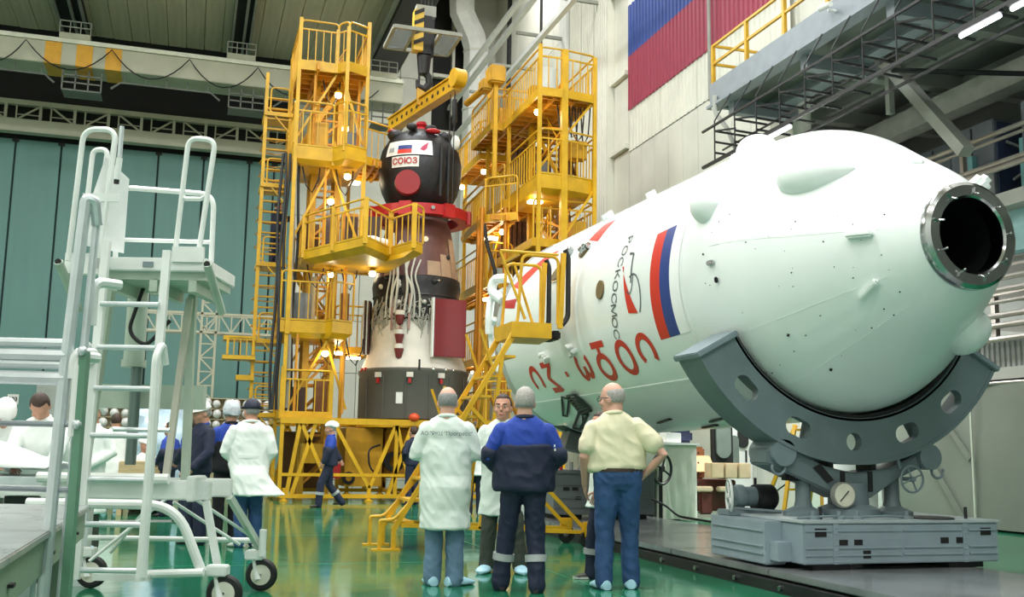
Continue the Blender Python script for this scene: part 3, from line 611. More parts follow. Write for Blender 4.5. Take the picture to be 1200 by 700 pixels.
for a0, a1, z0, z1 in ((14, 34, 5.48, 5.85), (35, 55, 5.48, 6.05), (56, 76, 5.48, 6.5), (-50, -25, 5.48, 5.95)): spanel(a0, a1, z0, z1, 'shield_tile', TAN, .01, rf=drad)
p = sc(drad(6.4), 12, 6.4); MB().cyl(p, p+F_*.04, .07, n=16).build('porthole', mat('port_cream', '#e5d3b8', .4), so_)
p = sc(1.0, 50, 6.0); MB().ball(p, .06, 8, 6).build('sensor', DST, so_)
MB().lathe([(1.0, 5.5), (1.1, 5.45), (1.13, 5.25), (1.1, 5.02), (1.12, 4.98)], (sx, sy, 0), n=40).build('black_band', BLANK, so_)
MB().lathe([(1.08, 5.0), (1.1, 4.45), (1.1, 4.2)], (sx, sy, 0), n=40).build('equipment_bay', mat('bay_dark', '#3b3a38', .5, var=.4, scale=6), so_)
WBL = mat('white_blanket', '#d9d3c8', .55, var=.08, scale=3, bump=.5, bscale=5)
MB().lathe([(1.11, 4.35), (1.13, 4.3), (1.15, 3.75), (1.2, 3.5), (1.3, 3.25), (1.34, 3.15)], (sx, sy, 0), n=48).build('white_blanket_section', WBL, so_)
SK = mat('skirt_grey', '#55544e', .5, var=.1, scale=2)
sk = MB().lathe([(1.32, 3.17), (1.4, 3.12), (1.4, 3.05), (1.36, 2.95), (1.37, 1.93), (1.2, 1.9)], (sx, sy, 0), n=48).build('adapter_skirt', SK, so_)
for a in range(-80, 100, 24): MB().bar(sc(1.375, a, 1.95), sc(1.375, a, 2.95), .02).build('skirt_seam', SK, sk, smooth=False)
for a in (-38, -4, 28): MB().box(None, (.16, .06, .12), M=Matrix.Translation(sc(1.4, a, 2.98)) @ Matrix.Rotation(R(a-11.8), 4, 'Z')).build('bracket_tag', WBL, sk, smooth=False); MB().box(None, (.07, .05, .12), M=Matrix.Translation(sc(1.4, a, 2.84)) @ Matrix.Rotation(R(a-11.8), 4, 'Z')).build('red_tag', RED, sk, smooth=False)
MB().box(None, (.16, .03, .27), M=Matrix.Translation(sc(1.38, -14, 2.42)) @ Matrix.Rotation(R(-26), 4, 'Z')).build('label_plate', WH, sk, smooth=False)
for a in (-68, -60, 20, 34, 44): MB().ball(sc(1.37, a, 3.12), .06, 8, 6).build('fastener', STEEL if a > 0 else RED, so_)
MB().cyl(sc(1.4, 5, 3.1), sc(1.4, 5, 3.35), .025, n=8).build('valve', DST, so_)
# folded solar panels: red cover on the right, edge-on stack on the left
M = Matrix.Translation(sc(1.42, 36, 4.15)) @ Matrix.Rotation(R(8), 4, 'Z')
MB().box(None, (.84, .07, 1.42), M=M).build('solar_panel', mat('panel_red', '#7a1216', .45, var=.08), so_, bevel=.01)
MB().box(None, (.05, .1, 1.45), M=Matrix.Translation(M @ V((-.45, 0, 0))) @ Matrix.Rotation(R(8), 4, 'Z')).build('panel_frame', WH, so_, smooth=False)
for k in range(4): MB().box(None, (.035, .5, 1.35), M=Matrix.Translation(sc(1.16+.05*k, -82+k, 4.2)) @ Matrix.Rotation(R(-15), 4, 'Z')).build('folded_panel', WH if k % 2 else mat('panel_maroon', '#4a1a1c', .5), so_, smooth=False)
hs = MB(); wires = MB()
for a, b_ in ((-32, -20), (-26, -22), (-14, -12), (-8, -14)): hs.tube(rnd([sc(1.2, -20, 6.3), sc(1.22, a, 5.9), sc(1.24, b_, 5.5), sc(1.24, a+4, 5.1), sc(1.2, a, 4.5)], .3), .03, 6)
for a in (-36, -30, -2, 4): hs.tube(rnd([sc(1.2, a, 5.9-.02*a), sc(1.24, a*.7-6, 5.4), sc(1.23, a, 5.0), sc(1.17, a*1.1, 4.4)], .3), .022, 6)
hs.build('white_hose', mat('hose_white', '#c8c5bd', .5), so_)
for k in range(90):
    a = random.uniform(-70, 20); z = random.uniform(4.35, 4.95)
    wires.tube([sc(1.12, a, z), sc(1.18, a+random.uniform(-5, 5), z-random.uniform(.05, .25)), sc(1.13, a+random.uniform(-9, 9), z-random.uniform(.1, .5))], .016, 5)
tag(wires.build('harness_wires', mat('wire_grey', '#aaa79c', .5, var=.3), so_), kind='stuff')
for k in range(14): MB().ball(sc(1.12, random.uniform(-80, 60), random.uniform(4.4, 5.4)), random.uniform(.04, .09), 8, 6).build('fitting', random.choice((WBL, DST, STEEL)), so_)
for a in (-30, -8): MB().bar(sc(1.17, a, 4.1), sc(1.17, a, 4.98), .05).build('strut', mat('strut_pink', '#a98078', .5), so_, smooth=False)
for z in (4.42, 3.95, 3.6):
    MB().lathe([(.02, z+.16), (.11, z+.14), (.12, z), (.07, z-.2), (.01, z-.24)], tuple(sc(1.24, -18, 0)), n=12).build('thruster_cover', mat('cover_dark_red', '#6e2422', .5), so_)
    MB().lathe([(.115, z+.13), (.12, z+.02)], tuple(sc(1.24, -18, 0)), n=12).build('cover_band', WBL, so_)
MB().bar(sc(1.24, -18, 3.2), sc(1.24, -18, 4.4), .015).build('lanyard', RED, so_)
# ---------------------------------------------------------------- yellow service towers
OR = mat('yellow_orange', '#c98a1e', .5, var=.2)  # more orange yellow for joists, lacing, pipes and gear
def lamp(root, p, warm=True, r=.085, power=8, panel=False):
    g = MB()
    if panel: g.box(p, (.34, .2, .05))
    else: g.ball(p, (r, r, r*.8), 12, 8)
    o = g.build('lamp_bulb', BULB, root)
    MB().cyl((p[0], p[1], p[2]+r*.7), (p[0], p[1], p[2]+r*1.6), r*1.15, r*.5, 12).build('lamp_shade', YD, o)
    l = bpy.data.lights.new('work_lamp', 'POINT'); l.energy = power; l.color = (1, .82, .55); l.shadow_soft_size = .1
    q = bpy.data.objects.new('work_lamp', l); COL.objects.link(q); q.location = (p[0], p[1], p[2]-.16)
def railing(pl_, root, a, b, z, h=1.0, bal=.2, hoop=True, r=.022, m=None):
    a, b = V((a[0], a[1], z)), V((b[0], b[1], z)); L = (b-a).length; n = max(1, round(L/bal)); up = V((0, 0, h)); g = MB()
    if hoop:
        d = (b-a).normalized(); c = .09
        g.tube(rnd([a, a+up, b+up, b], .12), r*1.15, 6); hh = h*.78
        g.bar(a+V((0, 0, hh)), b+V((0, 0, hh)), r*1.6)
    else: g.bar(a+up, b+up, r*2); hh = h; g.bar(a, a+up, r*2.4); g.bar(b, b+up, r*2.4)
    for i in range(1, n): p = a+(b-a)*(i/n); g.bar(p, p+V((0, 0, hh)), r*1.1)
    return g.build('railing', m or Y_, pl_)
def platform(root, poly, z, h=.22, rails=(), rail_h=1.0, closed=False, name='platform', hoop=True, bal=.2):
    g = MB().prism(poly, z-.04, z); k = len(poly)
    if closed:
        cx, cy = sum(p[0] for p in poly)/k, sum(p[1] for p in poly)/k
        top = [(x, y, z-.05) for x, y in poly]; mid = [(x, y, z-h) for x, y in poly]; bot = [(cx+(x-cx)*.8, cy+(y-cy)*.8, z-h-.12) for x, y in poly]
        g.add(top+mid+bot, [(i, (i+1) % k, k+(i+1) % k, k+i) for i in range(k)]+[(k+i, k+(i+1) % k, 2*k+(i+1) % k, 2*k+i) for i in range(k)]+[tuple(range(2*k, 3*k))])
    else:
        for i in range(k):
            a, b = poly[i], poly[(i+1) % k]; g.bar((a[0], a[1], z-h/2+.01), (b[0], b[1], z-h/2+.01), .05, h)
    o = g.build(name, Y_, root, smooth=False)
    if not closed:
        x0, x1 = min(p[0] for p in poly), max(p[0] for p in poly); y0, y1 = min(p[1] for p in poly), max(p[1] for p in poly); rb = MB(); y = y0+.3
        while y < y1-.1: rb.bx(x0+.05, x1-.05, y-.03, y+.03, z-h*.8, z-.04); y += .36
        rb.bx(x0+.4, x0+.46, y0+.1, y1-.05, z-h, z-.05); rb.bx(x1-.5, x1-.44, y0+.2, y1-.05, z-h, z-.05)
        rb.build('joist', OR, o, smooth=False)
    for i in rails: railing(o, root, poly[i], poly[(i+1) % k], z, rail_h, bal, hoop)
    return o
def posts(root, pts, w=.1, m=None, name='post'):
    for x, y, z0, z1 in pts: MB().bx(x-w/2, x+w/2, y-w/2, y+w/2, z0, z1).build(name, m or Y_, root, smooth=False)
def flight(root, p, q, w=.6, n=8, wd=(0, 1, 0), name='stair_flight'):
    p, q, wv = V(p), V(q), V(wd)*w; g = MB(); g.bar(p, q, .04, .12); g.bar(p+wv, q+wv, .04, .12)
    for i in range(n+1): c = p+(q-p)*(i/n); g.bar(c, c+wv, .16, .025)
    for s in (V((0, 0, 0)), wv): g.bar(p+s+V((0, 0, .9)), q+s+V((0, 0, .9)), .03); [g.bar(p+(q-p)*t+s, p+(q-p)*t+s+V((0, 0, .9)), .025) for t in (.05, .35, .65, .95)]
    return g.build(name, YD, root, smooth=False)
CANV0 = mat('canvas_tan', '#a89c7c', .6)
LT = thing('service_tower', 'tall yellow service tower with ladder to the left of the spacecraft', 'scaffold tower', (2.8, 25, 0))
posts(LT, [(1.99, 24, 1.8, 11.5), (3.64, 24.0, 5.9, 11.6), (2.9, 24.05, 7.9, 8.5), (2.0, 26.3, 0, 11.3), (3.6, 26.3, 0, 11.3), (3.1, 23.7, 8.2, 11.3), (2.88, 24, 10.2, 11.3)], .085)
posts(LT, [(2.55, 25.0, 0, 10.3), (3.15, 25.0, 0, 10.3), (2.55, 25.7, 0, 10.3), (3.15, 25.7, 0, 10.3)], .15, YD, 'mast_post')
lc = MB(); z = .3
while z < 10:
    for y in (25.0, 25.7): lc.bar((2.55, y, z), (3.15, y, z+.6), .05); lc.bar((2.55, y, z+.6), (3.15, y, z+.6), .05)
    lc.bar((2.55, 25, z+.6), (2.55, 25.7, z), .04); z += .6
lc.build('mast_lacing', OR, LT, smooth=False)
platform(LT, [(2.0, 24), (2.9, 24), (3.12, 23.72), (3.65, 24), (3.65, 26.2), (2.0, 26.2)], 10.43, .24, (0, 1, 2, 3, 5), 1.02)
o = platform(LT, [(1.95, 24), (2.87, 24), (3.13, 23.62), (3.65, 23.85), (3.65, 26.2), (1.95, 26.2)], 8.36, .36, (0, 1, 2, 5), 1.05, True)
g = MB().bx(2.3, 2.78, 24.25, 24.6, 8.36, 9.02).build('tool_locker', Y_, LT, smooth=False, bevel=.01); MB().bx(2.535, 2.545, 24.235, 24.25, 8.4, 8.98).build('locker_gap', DST, g, smooth=False)
platform(LT, [(3.65, 25.1), (4.55, 25.6), (4.75, 26.6), (3.65, 27)], 8.55, .22, (0, 1), .95)
platform(LT, [(2.28, 24), (3.37, 21.72), (4.12, 22.8), (4.47, 21.86), (4.75, 22.2), (4.5, 24.6), (2.3, 25.6)], 5.79, .23, (0, 1, 2, 3, 6), .82, True, bal=.24)
for x, y in ((2.28, 24), (3.37, 21.72), (4.12, 22.8), (4.47, 21.86), (2.82, 22.86)): MB().bx(x-.05, x+.05, y-.05, y+.05, 5.6, 6.62).build('corner_post', Y_, LT, smooth=False)
BRD = mat('board_dark', '#3c2a26', .6, var=.2)
for x, y, w in ((2.75, 24.3, .34), (3.3, 24.4, .3), (3.75, 24.2, .36)): MB().bx(x, x+w, y, y+.06, 5.85, 6.78).build('screen_board', BRD, LT, smooth=False)
for x, y in ((4.0, 23.4), (3.75, 23.2)): MB().ball((x, y, 5.95), (.3, .2, .14), 10, 7).build('cloth_bundle', WH, LT)
platform(LT, [(1.83, 24), (2.88, 24), (3.0, 23.7), (3.5, 23.95), (3.5, 26), (1.83, 26)], 4.17, .32, (0, 1, 2, 5), 1.12, True)
platform(LT, [(3.35, 26), (4.3, 26), (4.3, 27.6), (3.35, 27.6)], 3.75, .18, (0, 1), 1.05); platform(LT, [(3.4, 26.4), (4.45, 26.4), (4.45, 27.8), (3.4, 27.8)], 6.1, .18, (0, 1), 1.05)
platform(LT, [(1.93, 24), (3.09, 24), (3.09, 26), (1.93, 26)], 2.02, .17, (0, 1), .95)
posts(LT, [(1.97, 24.02, 1.85, 3.05), (3.07, 24.02, 1.85, 3.0), (2.0, 23.98, 3.8, 5.3)], .1, None, 'corner_post')
flight(LT, (2.1, 24.9, 8.4), (3.2, 24.9, 10.3), .6, 8); flight(LT, (3.2, 25.9, 4.2), (2.2, 25.9, 5.8), .5, 7); flight(LT, (2.1, 25.2, 2.05), (3.2, 25.2, 4.1), .5, 8)
for p in ((2.98, 24.3, 9.75), (3.2, 24.4, 8.95), (3.25, 24.0, 7.65), (2.9, 24.2, 7.05), (2.95, 24.0, 5.25), (2.9, 24.0, 3.38), (3.9, 23.8, 5.3)): lamp(LT, p)
for p in ((3.75, 26.6, 8.2), (3.95, 26.3, 5.85), (3.4, 25.7, 3.55), (3.9, 26.3, 3.5)): lamp(LT, p, panel=True)
hz = MB()
for k, (x, y) in enumerate(((1.78, 24.0), (1.86, 24.05), (1.7, 24.1), (2.05, 24.25), (2.15, 24.3))):
    hz.tube([(x+.03*math.sin(i+k), y, 8.1-.55*i) for i in range(12)], .035, 6)
tag(hz.build('cable_bundle', mat('cable_dark', '#25282c', .5, var=.4), LT), 'black cable bundle hanging down the tower')
MB().tube([(2.0, 24.1, 8), (2.03, 24.1, 5), (2.1, 24.1, 2.1)], .06, 8).build('drain_pipe', CONC, LT)
# gear left standing on the levels
EQ = mat('equip_grey', '#6d757b', .45, .2); EQB = mat('equip_brown2', '#6a4526', .5)
MB().lathe([(.01, 4.85), (.3, 4.84), (.32, 4.8), (.32, 4.2), (.01, 4.2)], (2.35, 24.7, 0), n=24).build('drum', EQ, LT); MB().cyl((2.62, 24.55, 4.2), (2.62, 24.55, 5.25), .07).build('gas_bottle', CANV0, LT)
for x, y, z, a, b, c, m in ((3.2, 24.3, 8.36, .3, .25, .5, EQ), (2.2, 24.6, 2.02, .35, .3, .6, BRD), (2.75, 24.5, 2.02, .3, .3, .8, EQB), (3.3, 24.6, 4.17, .2, .2, .75, EQB), (2.3, 25.2, 5.8, .5, .3, .9, EQB), (3.3, 25.0, 5.8, .4, .3, 1.2, OR), (2.3, 24.8, 10.43, .4, .3, .35, Y_), (3.1, 25.0, 10.43, .3, .3, .5, YD)):
    MB().bx(x, x+a, y, y+b, z, z+c).build('gear_box', m, LT, smooth=False, bevel=.012)
for x, y, z0, z1 in ((2.25, 24.05, 2.0, 4.1), (3.35, 24.1, 2.0, 3.8), (2.75, 24.2, 5.9, 8.0), (3.5, 24.3, 8.4, 10.2), (2.4, 24.1, 8.4, 10.2), (3.0, 24.2, 0.2, 1.8), (3.3, 24.0, 4.2, 5.7)): MB().cyl((x, y, z0), (x, y, z1), .035, n=8).build('pipe', OR, LT)
for a, b in (((2.0, 24.1, 8.5), (2.9, 24.1, 10.2)), ((3.6, 24.1, 8.5), (3.05, 24.1, 10.2)), ((2.0, 24.2, 6.0), (2.9, 24.2, 8.0)), ((2.1, 24.1, 2.1), (3.0, 24.1, 3.8)), ((3.45, 24.2, 2.1), (2.9, 24.2, 3.8)), ((3.6, 24.3, 6.1), (2.9, 24.3, 7.9)), ((2.0, 26.2, 2), (3.5, 26.2, 4)), ((3.5, 26.2, 4.2), (2.1, 26.2, 6))): MB().bar(a, b, .055).build('diagonal', Y_, LT, smooth=False)
for k in range(7):
    x = 2.2+.2*k; z = (7.9, 5.6, 10.1, 3.8, 7.9, 5.6, 3.8)[k]
    MB().tube([(x, 24.3, z), (x+.1, 24.2, z-.5), (x+.25, 24.25, z-.65), (x+.4, 24.3, z-.3), (x+.42, 24.3, z)], .018, 6).build('loose_cable', BLK, LT)
# ladder run up the left side
ld = MB()
ld.bx(1.28, 1.36, 24.9, 25.02, .05, 10.35); tag(ld.build('ladder_stringer', Y_, LT, smooth=False)); MB().bx(1.87, 1.95, 24.9, 25.02, .05, 10.25).build('ladder_stringer', Y_, LT, smooth=False)
rg = MB().bx(-.29, .29, -.045, .045, -.018, .018); rg.local = True
r0 = rg.build('ladder_rung', YD, LT, smooth=False); r0.location = (1.62-2.8, -.05, .35)
for k in range(1, 37): piece(r0, 'ladder_rung', (1.62-2.8, -.05, .35+.26*k), LT)
for zz in (2.0, 3.75, 5.6, 7.55, 9.35):
    g = MB().bx(1.28, 1.98, 24.85, 25.75, zz-.1, zz).build('ladder_landing', Y_, LT, smooth=False)
    h = MB(); h.tube(rnd([(1.42, 24.88, zz), (1.42, 24.88, zz+.62), (1.86, 24.88, zz+.62), (1.86, 24.88, zz)], .1), .022, 6); h.bar((1.4, 24.88, zz+.35), (1.9, 24.88, zz+.35), .025); h.bar((1.36, 24.88, zz+.1), (1.9, 24.88, zz-.5), .03); h.build('landing_hoop', Y_, g)
    cg_ = MB()
    for k in range(4): cg_.tube([(1.3, 24.95, zz-1.5+.33*k), (1.25, 25.5, zz-1.5+.33*k), (1.62, 25.75, zz-1.5+.33*k), (1.98, 25.5, zz-1.5+.33*k), (1.93, 24.95, zz-1.5+.33*k)], .015, 5)
    cg_.build('safety_hoop', YD, g)
bk = MB()
for z in (3.75, 3.3): bk.bx(.62, 1.36, 24.7, 25.3, z-.07, z+.02)
tag(bk.build('side_bracket', Y_, LT, smooth=False)); railing(LT, LT, (.72, 24.7), (1.3, 24.7), 3.75-.42, .42, .14, False); MB().bx(.95, 1.36, 24.8, 25.2, 2.75, 2.87).build('side_bracket', Y_, LT, smooth=False)
# right tower
RT = thing('service_tower', 'tall yellow service tower between the spacecraft and the white wall pilasters', 'scaffold tower', (8, 24, 0))
posts(RT, [(7.42, 22, 1.0, 10.8), (8.87, 22.15, 6.5, 10.7), (7.46, 24.6, .2, 10.6), (7.46, 26.6, .2, 11.2), (8.87, 25.5, .2, 10.7), (7.46, 29, .2, 10.4), (8.3, 29, .2, 10.4)], .085)
posts(RT, [(8.05, 22.05, .2, 10.75), (8.05, 24.5, .2, 10.5)], .15, None, 'mast_post')
lc = MB(); z = .4
while z < 10:
    lc.bar((8.05, 22.1, z), (8.05, 24.5, z+.8), .05); lc.bar((8.05, 24.5, z+.8), (8.05, 22.1, z+1.2), .05); lc.bar((8.05, 24.5, z), (8.87, 25.5, z+.9), .05); z += 1.2
lc.build('mast_lacing', OR, RT, smooth=False)
platform(RT, [(7.42, 22), (8.05, 22), (8.87, 22.15), (8.87, 25.6), (7.42, 25.0)], 9.73, .2, (0, 1, 2, 4), 1.0)
platform(RT, [(7.1, 25.0), (8.5, 25.0), (8.5, 27), (7.1, 27)], 9.75, .2, (0, 3), .95)
platform(RT, [(7.3, 26.8), (8.6, 26.8), (8.6, 29.6), (7.3, 29.6)], 9.45, .2, (0, 3), .95)
platform(RT, [(7.44, 22), (8.06, 22), (8.93, 22.25), (8.93, 24.4), (7.44, 24.4)], 7.68, .38, (0, 1, 2, 4), 1.05, True)
platform(RT, [(7.3, 24.4), (8.6, 24.4), (8.6, 28.6), (7.3, 28.6)], 7.55, .22, (3,), .95)
platform(RT, [(6.75, 24.2), (7.4, 23.6), (7.6, 27), (6.85, 26.8)], 7.05, .2, (0, 3), .95)
platform(RT, [(7.4, 22.3), (8.9, 22.3), (8.9, 25.4), (7.4, 25.4)], 6.15, .2, (0, 1), .95)
platform(RT, [(6.95, 24.6), (7.6, 24.6), (7.7, 29), (6.95, 29)], 5.5, .22, (3, 0), .95)
platform(RT, [(6.9, 24.4), (7.7, 24.4), (7.7, 28), (6.9, 28)], 3.55, .2, (3, 0), .95)
platform(RT, [(6.7, 23.6), (7.9, 23.6), (7.9, 27.6), (6.7, 27.6)], 1.9, .25, (3, 0), .95)
platform(RT, [(7.42, 23), (8.8, 23), (8.8, 25), (7.42, 25)], 4.4, .2, (0, 1, 3), .95)
flight(RT, (8.6, 23.0, 6.2), (8.6, 25.0, 7.6), .5, 8, (-1, 0, 0)); flight(RT, (8.6, 22.6, 7.8), (8.6, 24.6, 9.7), .5, 8, (-1, 0, 0)); flight(RT, (8.5, 24.8, 4.4), (8.5, 22.9, 6.1), .5, 7, (-1, 0, 0)); flight(RT, (7.2, 24.2, 2.0), (7.2, 26.2, 3.5), .5, 7, (1, 0, 0))
for x, y, z, w in ((8.5, 22.3, 8.35, .4), (8.55, 22.4, 6.4, .35)): MB().bx(x-w/2, x+w/2, y-.1, y+.2, z-.2, z+.24).build('junction_box', YD, RT, smooth=False, bevel=.01)
for p in ((7.6, 22.7, 9.35), (7.55, 27.3, 9.05), (7.5, 25.4, 7.15), (7.35, 29, 9.0), (7.55, 27.6, 5.1), (7.3, 24.5, 6.72)): lamp(RT, p)
for p in ((7.6, 22.8, 7.14), (7.3, 25.8, 5.15), (7.2, 26.2, 3.25), (7.45, 24.5, 1.5), (7.3, 25.5, 6.75)): lamp(RT, p, panel=True)
bt = MB(); bt.box((6.95, 24.2, 10.72), (.42, .5, .46)); bt.box((6.75, 24.4, 10.5), (.3, .4, .3)); tag(bt.build('hoist_motor', YD, RT, bevel=.04))
MB().tube([(6.8, 24.3, 10.5), (6.45, 25.2, 10.25)], .09, 10).build('boom_tube', YD, RT); MB().bx(6.9, 7.0, 24.1, 24.2, 8.0, 10.5).build('boom_post', Y_, RT, smooth=False)
vp = MB()
for x, y, r in ((6.65, 24.1, .06), (6.8, 25.0, .05), (7.2, 23.9, .06)): vp.cyl((x, y, 1), (x, y, 7.2), r, n=8)
vp.build('riser_pipe', mat('copper_yellow', '#b9781f', .35, .3), RT)
MB().tube([(6.7, 24.1, 6.8), (6.78, 24.0, 6.2), (6.95, 23.9, 5.6), (7.0, 23.9, 5.0)], .05, 8).build('hose', BLK, RT)
for x, y, z, a, b, c, m in ((8.2, 22.6, 7.68, .3, .3, .9, EQB), (7.7, 22.8, 7.68, .25, .3, .5, EQ), (8.3, 23.0, 6.15, .3, .3, .8, EQB), (7.6, 23.2, 9.73, .3, .3, .5, YD), (7.6, 26, 9.75, .4, .4, .8, YD), (7.5, 24.6, 5.5, .3, .4, .9, EQB)):
    MB().bx(x, x+a, y, y+b, z, z+c).build('gear_box', m, RT, smooth=False, bevel=.012)
for a, b in (((7.46, 22.1, 7.8), (8.85, 22.2, 9.6)), ((8.87, 22.2, 6.3), (8.87, 25.4, 7.6)), ((7.46, 24.6, 7.6), (7.46, 26.6, 9.5)), ((7.46, 26.6, 5.6), (7.46, 24.6, 7.4)), ((8.1, 22.1, 6.2), (8.87, 22.2, 7.4)), ((7.46, 24.6, 3.6), (7.46, 26.6, 5.4))): MB().bar(a, b, .05).build('diagonal', Y_, RT, smooth=False)
for k in range(5): MB().tube([(8.0+.15*k, 22.4, 9.5), (8.05+.15*k, 22.35, 8.9-.1*k), (8.2+.15*k, 22.4, 8.8), (8.25+.15*k, 22.4, 9.5)], .018, 6).build('loose_cable', BLK, RT)
dk = MB()
for k in range(9): dk.bx(7.5+.14*k, 7.6+.14*k, 25.6, 25.9, 6.3+.1*(k % 3), 7.3); dk.bx(7.7+.12*k, 7.78+.12*k, 24.9, 25.2, 8.2, 9.1+.1*(k % 2))
tag(dk.build('equipment', mat('equip_brown', '#5a3a22', .5, var=.4), RT, smooth=False), kind='stuff')
# ---------------------------------------------------------------- base frame round the foot of the spacecraft
BF = thing('base_frame', 'yellow welded base frame of triangular braces under the spacecraft', 'frame', (4, 25, 0))
def fb(a, b, w=.085, nm='brace', m=None): MB().bar(a, b, w).build(nm, m or Y_, BF, smooth=False)
for y in (23.9, 27.4):
    fb((1.95, y, 1.82), (7.6, y, 1.82), .14, 'top_beam'); fb((2.0, y, .12), (7.6, y, .12), .09, 'bottom_beam'); fb((2.0, y-.02, .6), (7.6, y-.02, .6), .07, 'mid_beam')
    for x in (1.99, 4.62, 5.0): fb((x, y, .1), (x, y, 1.82), .085, 'post')
    fb((2.15, y, .15), (2.4, y, 1.8)); fb((2.4, y, 1.8), (3.2, y, .12)); fb((2.75, y, 1.8), (2.25, y, .12)); fb((3.15, y, 1.8), (4.02, y, .3)); fb((4.02, y, .3), (4.62, y, 1.8)); fb((4.62, y, 1.8), (5.0, y, .2)); fb((5.0, y, 1.8), (4.45, y, .12)); fb((5.6, y, 1.8), (6.4, y, .12)); fb((6.4, y, .12), (7.2, y, 1.8))
    for x in (2.1, 4.02, 4.9, 7.4): MB().lathe([(.1, 0), (.1, .03), (.05, .05), (.05, .3), (.001, .3)], (x, y, 0), n=12).build('levelling_foot', Y_, BF)
for x in (1.99, 5.0, 7.6): fb((x, 23.9, 1.82), (x, 27.4, 1.82), .1, 'side_beam'); fb((x, 23.9, .12), (x, 27.4, .12), .08, 'side_beam')
MB().prism([(1.4*math.cos(t*.2618), 1.4*math.sin(t*.2618)) for t in range(24)], 1.72, 1.9, lambda x, y, h: (sx+x, sy+y, h)).build('support_ring', Y_, BF, smooth=False)
MB().bx(3.6, 4.5, 25.0, 26.5, .3, 1.7).build('yellow_cabinet', YD, BF, smooth=False); MB().bx(4.6, 6.2, 25.2, 26.5, .5, 1.7).build('yellow_tank', OR, BF, smooth=False, bevel=.04)
MB().bx(2.5, 3.1, 24.3, 24.7, .85, 1.3).build('control_box', Y_, BF, smooth=False); MB().bx(2.2, 3.4, 26.4, 26.9, .2, 1.6).build('cabinet_brown', mat('cab_brown', '#6b4a28', .5), BF, smooth=False)
MB().tube(rnd([(4.3, 24.2, 1.3), (4.0, 24.1, 1.2), (4.05, 24.1, .7), (4.6, 24.1, .5), (4.8, 24.2, 1.0)], .2), .025, 6).build('hose', BLK, BF)
for x, r in ((4.8, .25), (3.7, .15)): MB().lathe([(r*.5, 24.95), (r, 24.96), (r, 25.1), (r*.5, 25.12)], (x, 0, .9 if r > .2 else .5), 'Y', 20).build('wheel', BLK, BF)
tag(MB().bx(3.2, 3.45, 24.6, 24.8, .5, .85).build('red_box', RED, BF, smooth=False)); tag(MB().ball((5.02, 23.85, 1.95), (.13, .13, .1), 12, 8).build('orange_beacon', mat('beacon_orange', '#e0522a', .4), BF), 'orange beacon')
# ---------------------------------------------------------------- lifting beam, crane hook and its spreader
A, B = V((5.0, 28.3, 10.42)), V((5.95, 24.15, 10.42)); D = (B-A).normalized()
LB = thing('lifting_beam', 'yellow perforated lifting beam hanging from the crane hook above the spacecraft', 'beam', (A+B)/2)
MB().bar(A, B, .16, .36).build('beam', Y_, LB, smooth=False, bevel=.02); MB().bar(A+V((0, 0, .19)), B+V((0, 0, .19)), .26, .03).build('flange', Y_, LB, smooth=False); MB().bar(A-V((0, 0, .19)), B-V((0, 0, .19)), .26, .03).build('flange', Y_, LB, smooth=False)
ho = MB(); n_ = D.cross(V((0, 0, 1)))
for i in range(1, 13):
    c = A+(B-A)*(i/13); ho.cyl(c-n_*.085, c+n_*.085, .06, n=10)
ho.build('beam_hole', DST, LB)
MB().cyl(B+V((0, 0, .1))-n_*.15, B+V((0, 0, .1))+n_*.15, .24, n=20).build('end_sheave', Y_, LB); MB().bar((A+B)/2, (A+B)/2+V((0, 0, .5)), .3, .12).build('lug', Y_, LB, smooth=False)
rp_ = MB()
for c in (B-D*.15, B-D*.4): rp_.cyl(c, V((c.x, c.y, 7.2)), .014, n=6)
rp_.cyl(A+D*.3, V((A.x, A.y-.3, 7.2)), .014, n=6); rp_.build('sling', DST, LB)
MB().lathe([(.01, .1), (.06, .08), (.07, -.5), (.02, -.6)], tuple(B-D*.15+V((0, 0, -.5))), n=10).build('turnbuckle', DST, LB)
hc = (A+B)/2
HK = thing('crane_hook', 'black crane hook block with yellow warning stripes hanging from cables', 'hook', (hc.x, hc.y, 10.9))
def hk(x, z, y=0): return V((hc.x+x, hc.y+y, z))
MB().box(hk(.05, 12.35), (.42, .4, 1.2)).build('hook_block', BLK, HK, bevel=.08); MB().box(hk(-.2, 12.45, -.12), (.26, .3, 1.15)).build('warning_plate', mat('plate_yellow', '#d8b13a', .5), HK, smooth=False)
ws = MB()
for k in range(4): z = 12.0+.28*k; ws.add([hk(-.335, z, -.28), hk(-.065, z+.14, -.28), hk(-.065, z+.26, -.28), hk(-.335, z+.12, -.28)], [(0, 1, 2, 3)])
ws.build('black_stripe', BLK, HK, smooth=False)
MB().cyl(hk(.02, 11.3), hk(.02, 11.8), .15, .2, 12).build('swivel', DST, HK)
MB().tube([hk(.02, 11.4), hk(.16, 11.25), hk(.19, 11.05), hk(.05, 10.88), hk(-.12, 10.95), hk(-.16, 11.12)], [.1, .1, .11, .12, .09, .04], 10).build('hook', DST, HK); MB().tube(rnd([hk(-.1, 11.3), hk(-.1, 10.75), hk(.12, 10.75), hk(.12, 11.2)], .08), .03, 6).build('shackle', DST, HK)
cb = MB()
for x in (-.1, 0, .1, .2): cb.cyl(hk(x, 12.9), hk(x, 16.4), .018, n=6); 
cb.build('hoist_cable', DST, HK)
MB().bx(hc.x-.25, hc.x+.3, hc.y-.1, hc.y+.1, 12.95, 13.25).build('sheave_guard', CONC, HK, smooth=False)
GLS = mat('tray_glass', '#b9c4d0', .15); GLS.node_tree.nodes['Principled BSDF'].inputs['Transmission Weight'].default_value = .75
SP = thing('crane_spreader_tray', 'grey glazed tray frame round the crane hook block', 'tray', (hc.x, hc.y, 12.2))
g = MB()
